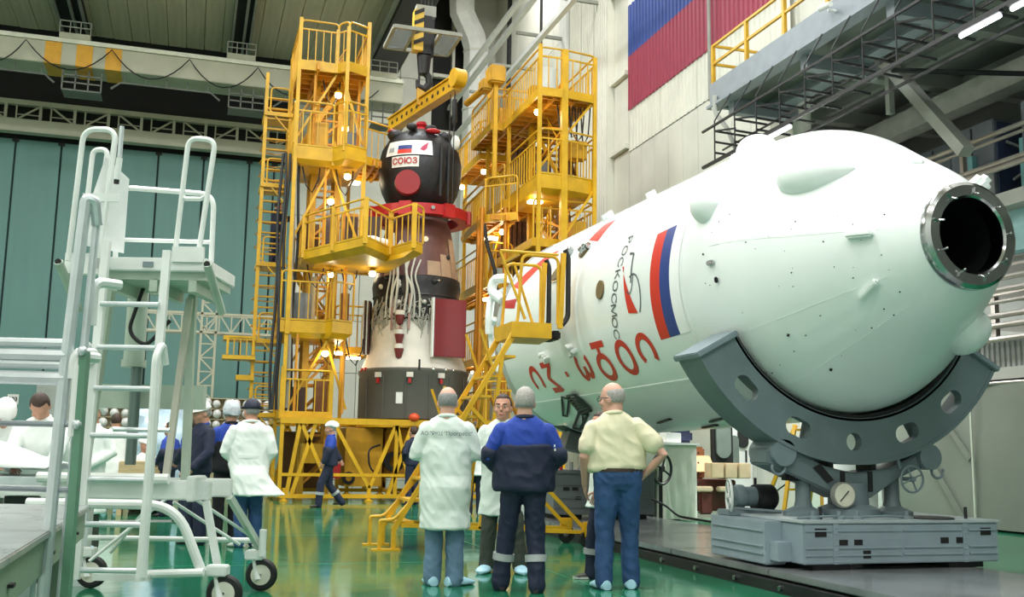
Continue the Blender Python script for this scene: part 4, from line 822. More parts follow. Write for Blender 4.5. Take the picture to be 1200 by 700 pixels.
for y in (-.75, .75): g.bx(hc.x-.95, hc.x+.85, hc.y+y-.04, hc.y+y+.04, 12.2, 12.3)
for x in (-.95, -.4, .3, .85): g.bx(hc.x+x-.04, hc.x+x+.04, hc.y-.75, hc.y+.75, 12.2, 12.3)
g.build('frame', CONC, SP, smooth=False)
for xa, xb in ((-.91, -.44), (.34, .81)): MB().bx(hc.x+xa, hc.x+xb, hc.y-.71, hc.y+.71, 12.23, 12.26).build('tray_panel', GLS, SP, smooth=False)
# pale lattice mast with arm behind the left tower
LM = thing('lattice_mast', 'pale lattice mast with horizontal lattice arm in front of the teal door', 'mast', (.5, 34, 0))
def lattice(a, b, w, nm, axis, n):
    g = MB(); a, b = V(a), V(b); u = V(axis)*w
    for s in (V((0, 0, 0)), u): g.bar(a+s, b+s, .07); g.bar(a+s+V((0, .5, 0)), b+s+V((0, .5, 0)), .06)
    for i in range(n):
        p, q = a+(b-a)*(i/n), a+(b-a)*((i+1)/n); g.bar(p, q+u, .045) if i % 2 else g.bar(p+u, q, .045); g.bar(p, p+u, .04)
    return g.build(nm, CREAM, LM, smooth=False)
lattice((.15, 34, 0), (.15, 34, 6.2), .45, 'mast', (1, 0, 0), 14); lattice((-1.6, 34, 4.8), (2.6, 34, 4.8), .6, 'arm', (0, 0, 1), 11); MB().bar((.4, 34, 6.2), (-.7, 34, 7.3), .06).build('stay', CREAM, LM, smooth=False)
# ---------------------------------------------------------------- open gallery bay on the right
gb = struct(MB().bx(16.6, 16.9, -9, 17.7, 0, 21).build('wall_gallery', CONCD, None, smooth=False))
struct(MB().bx(11.9, 16.9, 17.7, 18.0, 0, 21).build('wall_gallery_end', CONCD, None, smooth=False)) if False else None
struct(MB().bx(11.9, 16.9, 22.4, 22.6, 0, 21).build('wall_bay_end', CONCD, None, smooth=False))
struct(MB().bx(16.6, 16.9, 17.7, 22.6, 0, 21).build('wall_bay_side', CONCD, None, smooth=False))
cs = struct(MB().bx(11.6, 16.6, -2, 22.4, 9.0, 9.2).build('ceiling_gallery', CONCD, None, smooth=False))
for i in range(8): MB().bx(12.0, 16.5, 1+2.6*i, 1.25+2.6*i, 8.7, 9.0).build('ceiling_rib', CONC, cs, smooth=False)
for x in (12.6, 13.3, 14.8, 15.6): MB().bx(x, x+.12, -2, 22.3, 8.82, 9.0).build('ceiling_runner', CONC, cs, smooth=False)
struct(MB().bx(13.9, 14.3, 0, 20, 7.95, 8.4).build('trim_2', mat('beam_conc', '#a8a89f', .75, bump=.1), None, smooth=False))
struct(MB().bx(11.7, 12.1, -2, 17.7, 9.2, 21).build('wall_upper', PALE2, None, smooth=False))
br = tag(MB().bar((12.4, 16.1, 8.98), (12.4, 13.9, 6.4), .24, .2).build('concrete_brace', CONC, None, smooth=False), 'sloping concrete brace crossing below the gallery ceiling', 'brace')
tag(MB().bx(12.75, 12.87, 16.3, 16.42, 7.9, 8.8).build('concrete_post', CONC, None, smooth=False), 'short grey hanging post beside the sloping concrete brace', 'post')
tag(MB().tube([(11.5, 14.6, 8.0), (13.2, 14.0, 7.95), (16.5, 12.9, 7.9)], .05, 8).build('cross_pipe', DST), 'thin dark pipe crossing under the gallery ceiling', 'pipe')
gf = struct(MB().bx(13.1, 16.6, -2, 22.4, 5.5, 5.75).build('floor_gallery', CONC, None, smooth=False))
struct(MB().bx(13.1, 16.6, -2, 22.4, 2.55, 2.75).build('floor_mezzanine', CONC, None, smooth=False))
rbw = ribbed(4, 16.2, 2.0, 3.3, 13.35, 'wall_corrugated', mat('corrugated_grey', '#8f9390', .45, .3), None, pitch=.12, d=.03); struct(rbw)
# gallery railings of grey pipes
PIPE = mat('pipe_grey', '#a09a94', .35, .5, var=.12)
for nm, zs, zp, lab in (('gallery_railing', (6.78, 6.66, 6.25, 6.15), (5.75, 6.8), 'upper grey pipe railing along the gallery above the fairing nose'), ('mezzanine_railing', (4.25, 4.05, 3.85, 3.62, 3.45, 3.22), (3.0, 4.3), 'lower stack of grey pipe rails behind the fairing nose')):
    t = thing(nm, lab, 'railing', (13, 14, zp[0]))
    for z in zs: MB().cyl((13.0, 4, z), (13.0, 17.6, z), .05 if z not in (6.66, 3.85) else .035, n=8).build('rail', PIPE, t)
    for k in range(6): MB().bx(13.02, 13.1, 5.5+2.3*k, 5.58+2.3*k, zp[0], zp[1]).build('post', PIPE, t, smooth=False)
TQ = mat('frame_turquoise', '#6fa3a5', .5)
t = thing('turquoise_frame', 'turquoise steel frame with pale panel behind the gallery railing', 'frame', (13.6, 13.6, 5.75))
for y in (12.2, 13.75, 15.0): MB().bx(13.5, 13.62, y, y+.12, 4.3, 6.75).build('upright', TQ, t, smooth=False)
for z in (4.75, 5.3, 6.35): MB().bx(13.5, 13.6, 9, 15.2, z, z+.1).build('crossbar', TQ, t, smooth=False)
MB().bx(13.45, 13.6, 6, 14.4, 4.78, 5.5).build('panel', mat('panel_teal', '#7fa7a8', .5), t, smooth=False); MB().bx(13.3, 13.6, 14.6, 15.2, 5.9, 6.4).build('cabinet_white', WH, t, smooth=False)
CAB = mat('cabinet_dark', '#5d646a', .5, var=.1); CABF = mat('cabinet_blue', '#2f3c55', .5)
for k, (y0, y1, x) in enumerate(((16.0, 17.0, 13.9), (14.55, 15.65, 13.6), (12.1, 13.7, 13.4))):
    lab = ('small dark cabinet farthest along the gallery above the fairing', 'grey electrical cabinet in the middle of the gallery row, open blue side', 'large grey cabinet at the right end of the gallery row')[k]
    t = thing('electrical_cabinet', lab, 'cabinet', (x, y0, 5.75), 0, 'electrical cabinets on the gallery')
    MB().bx(x, x+.9, y0, y1, 5.75, 7.35).build('body', CAB, t, smooth=False, bevel=.015); MB().bx(x+.05, x+.85, y0-.03, y0, 5.85, 7.28).build('door', CABF, t, smooth=False)
    MB().bx(x-.02, x, (y0+y1)/2-.01, (y0+y1)/2+.01, 5.8, 7.3).build('door_gap', DST, t, smooth=False)
    MB().tube(rnd([(x+.2, y0-.08, 6.9), (x+.5, y0-.14, 6.8), (x+.6, y0-.12, 6.4), (x+.3, y0-.1, 6.2)], .1), .025, 6).build('cable', CONC, t)
sh = thing('storage_rack', 'grey rack of shelves behind the lower pipe rails', 'rack', (14.2, 12, 2.75))
for y in (9, 10.6, 12.2, 13.8, 15.4): MB().bx(14.2, 14.3, y, y+.1, 2.75, 5.5).build('upright', PIPE, sh, smooth=False)
for z in (3.0, 3.6, 4.2, 4.7): MB().bx(14.1, 15.0, 9, 15.6, z, z+.05).build('shelf', PIPE, sh, smooth=False)
tp = thing('tarpaulin_screen', 'grey green tarpaulin screen hanging behind the cart at right', 'screen', (13, 15, 0))
TARP = mat('tarp', '#666c62', .65, var=.08, scale=1.2, bump=.2, bscale=2)
mb = MB(); ny = 70
for i in range(ny+1):
    y = 8+9.2*i/ny
    for k in range(9):
        z = .04+2.42*k/8; mb.v.append((13.0+.03*math.sin(y*2.1+z*.7)+.025*noise.noise(V((y*1.1, z*.6, 2)))*2, y, z))
for i in range(ny): mb.f += [(9*i+k, 9*i+k+1, 9*i+10+k, 9*i+9+k) for k in range(8)]
mb.build('sheet', TARP, tp)
for y in (14.72, 12.6, 10.4, 16.8): MB().bx(12.94, 12.97, y, y+.04, .05, 2.45).build('seam', mat('tarp_seam', '#a3a99b', .6), tp, smooth=False)
MB().cyl((13.0, 8, 2.48), (13.0, 17.2, 2.48), .03).build('hanging_rod', PIPE, tp)
for (y0, z0), (y1, z1) in (((16.8, 2.4), (15.0, .1)), ((15.9, 2.4), (14.8, 1.2))): MB().bar((12.95, y0, z0), (12.95, y1, z1), .02, .1).build('fold', TARP, tp, smooth=False)
tag(MB().bx(13.0, 17, 17.3, 17.42, 0, 2.2).build('partition', mat('partition_grey', '#a9afa8', .6), None, smooth=False), 'pale grey partition standing between tarpaulin and white panels', 'partition')
# yellow-railed catwalk
t = thing('catwalk', 'grey catwalk with yellow railing sticking out of the flag wall', 'catwalk', (10.6, 16, 8.4))
BG = mat('catwalk_grey', '#8c949b', .5, .2, var=.1)
for x in (10.0, 11.3): MB().bx(x-.05, x+.05, 8, 18.4, 8.35, 8.85).build('side_beam', BG, t, smooth=False); MB().bx(x-.14, x+.14, 8, 18.4, 8.3, 8.36).build('beam_flange', BG, t, smooth=False)
MB().bx(10.05, 11.25, 8, 18.4, 8.6, 8.66).build('deck', CONCD, t, smooth=False); MB().bx(10.0, 11.4, 18.3, 18.4, 8.35, 8.85).build('end_beam', BG, t, smooth=False)
for x in (10.0, 11.3):
    for i in range(8): MB().bx(x-.035, x+.035, 18.33-1.35*i-.035, 18.33-1.35*i+.035, 8.85, 9.68).build('rail_post', Y_, t, smooth=False)
    for z in (9.68, 9.28): MB().bx(x-.025, x+.025, 8, 18.37, z-.025, z+.025).build('handrail', Y_, t, smooth=False)
for z in (9.68, 9.28): MB().bx(10, 11.3, 18.3, 18.35, z-.025, z+.025).build('handrail', Y_, t, smooth=False)
for y in (17.8, 15.2, 12.8): MB().bx(10.1, 11.6, y-.1, y+.1, 8.05, 8.32).build('bracket', BG, t, smooth=False)
MB().ball((9.95, 18.2, 8.3), (.07, .09, .1), 10, 8).build('insulator', WH, t); MB().tube(rnd([(9.9, 18.1, 8.5), (9.85, 18, 8.1), (9.95, 17.7, 7.7), (10.1, 17.6, 7.2)], .1), .05, 6).build('hose', CONC, t)
sl = thing('security_camera', 'small white security camera on the grey catwalk beam', 'camera', (9.9, 14.0, 8.7))
MB().cyl((9.95, 14.0, 8.62), (9.8, 14.0, 8.62), .025).build('arm', WH, sl); MB().cyl((9.78, 14.2, 8.72), (9.78, 13.9, 8.68), .05, n=12).build('body', WH, sl)
# black cable lattice with tube lamps
t = thing('cable_lattice', 'black hanging cable rack with short brackets along the gallery edge', 'cable rack', (9.6, 14, 7.2))
for x, z, w in ((9.5, 7.62, .04), (9.5, 6.88, .055), (9.95, 7.3, .03), (10.25, 6.95, .04)): MB().bx(x-w/2, x+w/2, 7.5, 17.9, z-w/2, z+w/2).build('long_bar', DST, t, smooth=False)
for i in range(13):
    y = 17.4-.78*i; MB().tube([(9.5, y, 6.85), (9.5, y, 7.7), (9.87, y, 8.32)], .015, 6).build('hanger', DST, t, smooth=False)
    for z in (7.5, 7.28, 7.06): MB().bar((9.5, y, z), (10.2, y, z-.03), .035).build('bracket', DST, t, smooth=False)
    MB().bar((9.5, y, 7.5), (9.8, y-.3, 7.5), .03).build('bracket', DST, t, smooth=False)
for y0, y1, lab in ((16.2, 16.75, 'short lit tube lamp nearest the fairing under the black cable rack'), (14.75, 15.6, 'lit tube lamp above the fairing under the black cable rack'), (9.95, 10.65, 'lit tube lamp at upper right under the black cable rack'), (9.0, 9.75, 'lit tube lamp at the right edge of the picture under the cable rack')):
    q = thing('tube_lamp', lab, 'lamp', (9.5, (y0+y1)/2, 6.8), 0, 'tube lamps under the cable rack')
    MB().bx(9.46, 9.54, y0-.03, y1+.03, 6.82, 6.85).build('housing', DST, q, smooth=False); MB().cyl((9.5, y0, 6.785), (9.5, y1, 6.785), .032, n=10).build('tube', TUBEL, q)
    area(9.5, (y0+y1)/2, 6.72, .1, y1-y0, 18, (.95, .98, 1))
area(12.6, 17.0, 5.3, 2.6, .5, 800, (.97, .99, 1), (R(30), 0, 0)); area(10.4, 17.4, 5.4, .8, 1.2, 60, (.97, .99, 1))   # added fill lights with no fitting, to brighten the white panels and seats
# ---------------------------------------------------------------- things standing beyond the fairing
wp = thing('white_panel_screen', 'white panel wall with oval windows behind the cradle and the seats', 'panel', (12, 19.6, 0))
ov = [(10.75, 1.55, .17, .42, 'window', DST), (11.05, 1.1, .17, .45, 'window', mat('window_grey', '#6f7c74', .4)), (11.2, 1.85, .18, .5, 'window', DST)]
MB().bx(10.9, 11.42, 19.55, 19.7, 0, 2.4).build('panel', WH, wp, smooth=False); MB().bx(11.44, 15.0, 19.6, 19.75, 0, 2.6).build('panel', WH, wp, smooth=False)
def oval_y(x, z, w, h, y0, y1, nm, m, p): MB().prism([(x+w*math.cos(t*.314), z+(h-w)*(1 if math.sin(t*.314) > 0 else -1)+w*math.sin(t*.314)) for t in range(20)], y0, y1, lambda u, v, hh: (u, hh, v)).build(nm, m, p)
oval_y(11.02, 1.25, .11, .36, 19.5, 19.56, 'window', mat('window_grey', '#66736b', .4), wp); oval_y(11.24, 1.75, .12, .4, 19.5, 19.56, 'window', DST, wp); oval_y(12.0, 1.9, .14, .4, 19.55, 19.61, 'window', mat('window_grey', '#66736b', .4), wp)
for x in (11.3, 11.6): MB().bx(x, x+.03, 19.52, 19.56, 1.05, 1.3).build('handle', DST, wp, smooth=False)
q = thing('oval_door', 'dark oval hatch door hanging beside the white panels', 'door', (10.55, 19.2, .8)); oval_y(10.55, 1.4, .24, .7, 19.15, 19.25, 'frame', DST, q); oval_y(10.55, 1.55, .17, .42, 19.1, 19.16, 'window', MC['window_grey'], q)
st = thing('crew_seat', 'brown padded crew seat on the floor beneath the fairing', 'seat', (9.6, 18.2, 0))
MAR = mat('maroon', '#56241f', .55); LEA = mat('leather_brown', '#7c4a26', .5); OCH = mat('ochre', '#b07a2c', .5)
MB().bx(9.3, 10.25, 18.1, 18.9, .12, .72).build('base', MAR, st, smooth=False, bevel=.02); MB().bx(9.15, 9.85, 18.6, 18.75, .7, 1.35).build('backrest', LEA, st, bevel=.04)
MB().add([(9.45, 18.3, .85), (9.95, 18.3, .85), (9.9, 18.5, 1.18), (9.42, 18.5, 1.18), (9.45, 18.36, .85), (9.95, 18.36, .85), (9.9, 18.56, 1.18), (9.42, 18.56, 1.18)], [(0, 1, 2, 3), (4, 7, 6, 5), (0, 4, 5, 1), (3, 2, 6, 7), (0, 3, 7, 4), (1, 5, 6, 2)]).build('pad', OCH, st, bevel=.02)
for x in (9.2, 9.75): MB().bx(x, x+.42, 17.85, 18.0, .5, .6).build('armrest', mat('beige', '#c9b79a', .6), st, bevel=.02)
MB().box((9.5, 17.95, .32), (.3, .1, .5), rz=.2).build('footrest', MAR, st, bevel=.03)
for k in range(3):
    x = 9.72+.29*k
    tag(MB().box((x, 18.0, .9), (.27, .3, .29), rz=.03*k).build('carton', mat('carton', '#c2ad8b', .7), None, bevel=.015), ('leftmost beige carton on the brown seat base', 'middle beige carton on the brown seat base', 'right beige carton on the brown seat base')[k], 'carton', 'beige cartons on the seat base')
tag(MB().bx(9.0, 9.2, 18.4, 18.8, 0, 1.0).build('tool_case', mat('case_blue_grey', '#59616e', .5), None, bevel=.02), 'blue grey case beside the brown crew seat', 'case')
cv = thing('covered_cabinet', 'tall cabinet under a pale canvas cover near the man in cream shirt', 'cabinet', (8.7, 17.6, 0))
CANV = mat('canvas', '#c6c9bb', .7, var=.08, bump=.25, bscale=4)
mb = MB(); n = 60
for i in range(n):
    a = i/n*4; sd_ = int(a); u = a-sd_; c = [(8.35, 17.3), (8.98, 17.3), (8.98, 18.0), (8.35, 18.0)]; x0, y0 = c[sd_]; x1, y1 = c[(sd_+1) % 4]
    for k in range(9):
        z = .03+1.35*(8-k)/8; w = .03*noise.noise(V((i*.6, k*.35, 3)))+.015*(k/8); mb.v.append((x0+(x1-x0)*u+w*(1 if sd_ == 1 else -1 if sd_ == 3 else .3), y0+(y1-y0)*u+w*(-1 if sd_ == 0 else 1), z))
for i in range(n): mb.f += [(9*i+k, 9*((i+1) % n)+k, 9*((i+1) % n)+k+1, 9*i+k+1) for k in range(8)]
mb.f.append(tuple(9*i for i in range(n))); mb.build('canvas_cover', CANV, cv, ang=60); MB().bx(8.3, 9.03, 17.25, 18.05, 1.37, 1.41).build('top_board', WH, cv, smooth=False)
bx = MB()
for i in range(7): bx.ball((9.0, 17.26, .15+.18*i), .02, 6, 4)
bx.build('snap', DST, cv)
tag(MB().box((8.55, 17.5, 1.5), (.3, .3, .18)).build('paper_stack', WH, None, bevel=.01), 'white box standing on top of the canvas covered cabinet', 'box')
tag(MB().box((8.85, 17.7, 1.53), (.36, .4, .24)).build('tool_bag', mat('bag_navy', '#232c48', .6), None, bevel=.05), 'dark blue bag standing on top of the canvas covered cabinet', 'bag')
c2 = thing('side_cabinet', 'narrow pale cabinet left of the canvas covered cabinet', 'cabinet', (8.05, 17.9, 0)); MB().bx(7.8, 8.28, 17.6, 18.2, .75, 1.32).build('body', CANV, c2, bevel=.02); MB().bx(7.82, 8.26, 17.62, 18.2, .05, .75).build('base', DST, c2, bevel=.02)
wheel((7.75, 16.2, .95), .26, 'valve_wheel', DST, (.5, -1, 0), thing('valve_stand', 'dark valve wheel on a stand behind the man in the cream shirt', 'valve', (7.75, 16.2, 0)), 4, .025); o = bpy.data.objects['valve_stand']; MB().cyl((7.75, 16.25, 0), (7.75, 16.25, .95), .035).build('stand', DST, o)
# yellow step ladder seen behind the cradle
t = thing('step_ladder', 'yellow step ladder standing behind the cradle', 'ladder', (10.4, 16, 0))
for a, b in (((9.7, 15.6, 0), (10.25, 16.0, 1.75)), ((10.5, 15.6, 0), (10.75, 16.0, 1.75)), ((9.9, 16.7, 0), (10.3, 16.05, 1.75)), ((10.9, 16.7, 0), (10.8, 16.05, 1.75)), ((11.2, 15.8, 0), (10.85, 16, 1.4))): MB().bar(a, b, .06).build('rail', Y_, t, smooth=False)
for u in (.16, .36, .56, .76, .95): MB().bar((9.7+.55*u, 15.6+.4*u, 1.75*u), (10.5+.25*u, 15.6+.4*u, 1.75*u), .16, .035).build('step', Y_, t, smooth=False)
MB().bar((9.95, 16.6, .4), (10.8, 16.2, 1.1), .025).build('cross_brace', DST, t, smooth=False); MB().bar((10.85, 16.6, .4), (10.1, 16.2, 1.1), .025).build('cross_brace', DST, t, smooth=False)
# ---------------------------------------------------------------- yellow mobile stair against the fairing
ms = thing('mobile_stair', 'yellow mobile stair with landing leaning toward the fairing tail', 'stair', (3.6, 13, 0))
def sb(a, b, w=.06, nm='bar', h=None): return MB().bar(a, b, w, h).build(nm, Y_, ms, smooth=False)
ws_ = .62                                             # two stringers, nearer and farther
for y in (12.5, 13.2):
    sb((2.42, y, .25), (4.0, y, 2.85), .04, 'stringer', .06)
    sb((2.42, y, .0), (2.42, y, .28), .05, 'foot'); sb((2.25, y, .0), (2.25, y, .3), .04, 'foot'); MB().bx(2.16, 2.5, y-.05, y+.05, 0, .025).build('foot_plate', Y_, ms, smooth=False)
    MB().tube(rnd([(2.25, y, .3), (2.25, y, .36), (2.42, y, .36), (2.9, y, .9), (3.95, y, 2.85), (4.0, y, 3.75), (4.5, y, 3.75), (4.5, y, 2.86)], .1), .022, 8).build('handrail', Y_, ms)
    sb((3.2, y, 1.45), (3.0, y, 2.0), .03, 'baluster'); sb((3.65, y, 2.2), (3.45, y, 2.75), .03, 'baluster')
    sb((3.35, y, 1.75), (4.88, y, .25), .045, 'leg'); sb((2.5, y, .3), (4.9, y, .2), .045, 'base_bar'); sb((3.75, y, 2.4), (3.5, y, .25), .045, 'leg')
for k in range(10):
    u = (k+.3)/10; x, z = 2.42+1.58*u, .25+2.6*u
    MB().bx(x-.02, x+.2, 12.5, 13.2, z-.012, z+.02).build('step', Y_, ms, smooth=False)
MB().prism([(3.86, 12.45), (4.4, 12.45), (4.5, 13.25), (3.86, 13.25)], 2.66, 2.86).build('landing', Y_, ms, smooth=False)
for y in (12.47, 13.23): sb((4.52, y, 2.8), (4.56, y, 3.8), .06, 'landing_post'); MB().tube(rnd([(4.58, y, 3.85), (4.63, y, 3.75), (4.63, y, 2.95), (4.55, y, 2.85)], .08), .035, 8).build('rubber_bumper', BLK, ms)
sb((3.95, 12.5, 3.75), (3.95, 13.2, 3.75), .035, 'handrail'); MB().tube([(3.7, 12.5, 3.78), (4.5, 12.5, 3.78)], .02, 6).build('handrail', Y_, ms); sb((3.7, 12.5, 3.78), (4.05, 12.5, 2.9), .03, 'baluster'); sb((4.1, 13.2, 3.78), (4.4, 13.2, 2.9), .03, 'baluster')
MB().bx(4.5, 4.62, 12.7, 13.1, 2.68, 2.8).build('rubber_stop', BLK, ms, bevel=.02)
for y in (12.45, 13.25):
    MB().lathe([(.05, y-.03), (.11, y-.03), (.12, y), (.11, y+.03), (.05, y+.03)], (4.92, 0, .12), 'Y', 20).build('caster_wheel', BLK, ms); MB().bx(4.84, 5.0, y-.05, y+.05, .13, .33).build('caster_fork', Y_, ms, bevel=.02)
# ---------------------------------------------------------------- foreground: rolling platform ladder, built in its own frame
PSI = R(-17.2)
lp = thing('platform_ladder', 'tall white rolling platform ladder in the left foreground', 'platform ladder', Matrix.Rotation(PSI, 3, 'Z') @ V((-2.75, 8.3, 0)), PSI)
def lb(mb, nm, m=WT, bev=0, smooth=True, par=None):
    mb.v = [(x+2.75, y-8.3, z) for x, y, z in mb.v]; mb.local = True; return mb.build(nm, m, par or lp, smooth=smooth, bevel=bev)
GRN = mat('leg_greenish', '#b5c2b4', .4)
lb(MB().bar((-3.05, 7.45, .27), (-3.05, 7.55, 2.72), .058, .045), 'ladder_rail', WT, 0, False); lb(MB().bar((-2.59, 7.45, .27), (-2.59, 7.55, 2.66), .058, .045), 'ladder_rail', WT, 0, False)
for z in (.33, .65, .965, 1.28, 1.62, 1.92, 2.24): lb(MB().cyl((-3.03, 7.48, z), (-2.6, 7.48, z), .021, n=10), 'rung', AL)
lb(MB().cyl((-3.03, 7.9, 1.33), (-2.6, 7.9, 1.33), .018, n=8), 'rung', AL)
for x in (-3.1, -2.555): lb(MB().tube(rnd([(x, 7.4, .3), (x, 7.35, 1.85), (x+.02, 7.42, 1.95), (x+.03, 7.48, 1.8)], .05), .028, 8), 'guard_tube')
# deck with folded plates
lb(MB().bx(-3.2, -2.33, 7.7, 8.5, 2.53, 2.635), 'deck', WT, .008, False); lb(MB().bx(-3.15, -2.35, 7.75, 8.45, 2.47, 2.53), 'deck_underside', GRN, 0, False)
for x in (-3.05, -2.75, -2.45): lb(MB().bx(x-.03, x+.03, 7.75, 8.4, 2.38, 2.48), 'deck_rib', GRN, 0, False)
lb(MB().bx(-2.78, -2.7, 7.78, 7.84, 2.36, 2.52), 'bracket', GRN, 0, False); lb(MB().bx(-2.6, -2.36, 7.68, 7.72, 2.6, 2.72), 'kick_plate', WT, 0, False); lb(MB().bx(-2.82, -2.74, 7.69, 7.7, 2.56, 2.6), 'rating_plate', GREY, 0, False)
for x in (-3.42, -2.3): lb(MB().cyl((x, 7.6, 2.57), (x+.03, 7.95, 2.25), .033, n=10), 'stabiliser_tube', GRN); lb(MB().cyl((x, 7.585, 2.57), (x, 7.6, 2.57), .024, n=10), 'tube_hole', BLK)
lb(MB().bx(-3.42, -3.15, 7.7, 7.78, 2.5, 2.66), 'side_bracket', WT, 0, False)
lb(MB().tube(rnd([(-3.23, 8.2, 2.63), (-3.25, 8.2, 3.31), (-2.46, 8.2, 3.26), (-2.45, 8.2, 2.63)], .12, 6), .022, 8), 'guard_rail'); lb(MB().cyl((-3.24, 8.2, 2.87), (-2.46, 8.2, 2.86), .017, n=8), 'guard_rail')
lb(MB().tube(rnd([(-2.6, 7.75, 2.66), (-2.55, 7.75, 3.6), (-2.34, 7.75, 3.585), (-2.42, 7.75, 2.66)], .08, 6), .021, 8), 'grab_hoop'); lb(MB().tube(rnd([(-2.575, 7.75, 3.14), (-2.55, 7.75, 3.11), (-2.42, 7.75, 3.11), (-2.39, 7.75, 3.14)], .04), .017, 8), 'hoop_bar')
for x, y0, w_ in ((-3.31, 7.6, .25), (-3.46, 8.15, .12)): lb(MB().tube(rnd([(x-.04, y0, 2.58), (x, y0, 3.61), (x+w_, y0, 3.61), (x+w_-.06, y0, 2.6)], .1, 6), .022, 8), 'grab_hoop')
lb(MB().add([(-3.24, 7.6, 2.7), (-3.05, 7.9, 2.7), (-3.05, 7.9, 3.3), (-3.17, 7.7, 3.42), (-3.24, 7.6, 2.95)], [(0, 1, 2, 3, 4)]), 'gate_panel', WT, 0, False); lb(MB().bx(-3.27, -3.0, 7.58, 7.62, 3.04, 3.1), 'gate_bar')
lb(MB().cyl((-3.0, 7.55, 3.38), (-3.0, 7.55, 3.62), .018, n=10), 'gate_handle', AL); lb(MB().cyl((-3.01, 7.55, 3.2), (-3.0, 7.55, 3.37), .024, n=10), 'gate_handle', WT)
lb(MB().cyl((-3.01, 7.55, 3.17), (-3.01, 7.55, 3.21), .02, n=10), 'rubber_tip', BLK)
# hydraulic mast
lb(MB().cyl((-3.17, 8.6, 1.88), (-3.17, 8.6, 2.5), .085, n=18), 'mast_cylinder', GRN); lb(MB().cyl((-3.14, 8.6, 1.05), (-3.14, 8.6, 1.9), .045, n=14), 'mast_piston', mat('piston', '#6d7d79', .3, .5)); lb(MB().cyl((-3.17, 8.6, 1.86), (-3.17, 8.6, 1.92), .1, n=18), 'mast_collar', GRN)
lb(MB().bx(-3.55, -2.6, 8.7, 8.8, 1.52, 1.72), 'mast_plate', GRN, 0, False)
lb(MB().tube(rnd([(-2.98, 8.2, 2.5), (-3.05, 8.1, 2.1), (-2.9, 8.1, 1.98), (-2.72, 8.1, 2.2)], .1, 6), .016, 8), 'hose', DST)
lb(MB().bar((-2.63, 8.45, .93), (-2.63, 8.35, 2.45), .06), 'leg', GRN, 0, False); lb(MB().bar((-2.74, 8.3, .93), (-2.62, 8.25, 2.4), .05, .05), 'leg', mat('leg_beige', '#c5c0b3', .4), 0, False); lb(MB().bar((-3.45, 8.4, .95), (-3.3, 8.3, 2.5), .08), 'leg', GRN, 0, False)
# chassis
lb(MB().bx(-3.6, -2.3, 8.0, 8.08, .8, .95), 'chassis_beam', WT, .01, False); lb(MB().bx(-3.6, -2.3, 8.6, 8.68, .8, .95), 'chassis_beam', WT, .01, False); lb(MB().cyl((-3.6, 7.95, .96), (-2.6, 7.95, .96), .04, n=10), 'chassis_tube'); lb(MB().bx(-2.42, -2.35, 7.8, 8.1, .8, .99), 'chassis_end', WT, .01, False)
lb(MB().tube(rnd([(-3.55, 7.7, .78), (-2.45, 7.7, .78), (-2.25, 7.75, .3)], .22, 8), .036, 10), 'bent_frame'); lb(MB().cyl((-2.68, 7.7, .28), (-2.22, 7.7, .3), .03, n=10), 'bottom_tube'); lb(MB().cyl((-3.6, 9.0, .42), (-2.15, 9.0, .42), .022, n=8), 'bottom_tube'); lb(MB().bx(-3.0, -2.6, 7.62, 7.72, .24, .29), 'bottom_tube')
for a, b in (((-2.9, 8.6, .8), (-3.4, 9, .3)), ((-2.8, 8.6, .8), (-3.3, 8.3, .3)), ((-2.6, 8.1, .78), (-2.2, 8.6, .42)), ((-2.5, 8.3, .8), (-2.15, 9, .42))): lb(MB().cyl(a, b, .014, n=8), 'brace')
lb(MB().bar((-2.3, 8.6, .8), (-2.12, 9.0, .35), .05), 'leg', GRN, 0, False); lb(MB().bar((-2.32, 8.0, .8), (-2.2, 8.0, .3), .05), 'leg', WT, 0, False)
lb(MB().cyl((-2.08, 8.9, .3), (-2.08, 8.9, .52), .03, n=10), 'jack_screw')
def caster(x, y, par):
    w = lb(MB().lathe([(.05, -.035), (.12, -.03), (.135, -.012), (.135, .012), (.12, .03), (.05, .035)], (0, 0, 0), 'Y', 24), 'caster_wheel', BLK, 0)
    w.location = (x+2.75-2.75, y-8.3+8.3, 0)
    return w
for x, y in ((-2.1, 7.85), (-2.1, 9.0), (-3.55, 7.85), (-3.55, 9.0)):
    lb(MB().lathe([(.06, y-.035), (.12, y-.03), (.135, y-.012), (.135, y+.012), (.12, y+.03), (.06, y+.035)], (x, 0, .136), 'Y', 24), 'caster_wheel', BLK); lb(MB().lathe([(.01, y-.04), (.085, y-.036), (.085, y+.036), (.01, y+.04)], (x, 0, .136), 'Y', 20), 'caster_hub', mat('hub_cream', '#cfcdbf', .5))
    lb(MB().bar((x-.07, y, .32), (x-.02, y-.05, .1), .05, .02), 'caster_fork', WT, 0, False); lb(MB().bx(x-.14, x+.02, y-.06, y+.06, .26, .34), 'caster_fork', WT, .01, False)
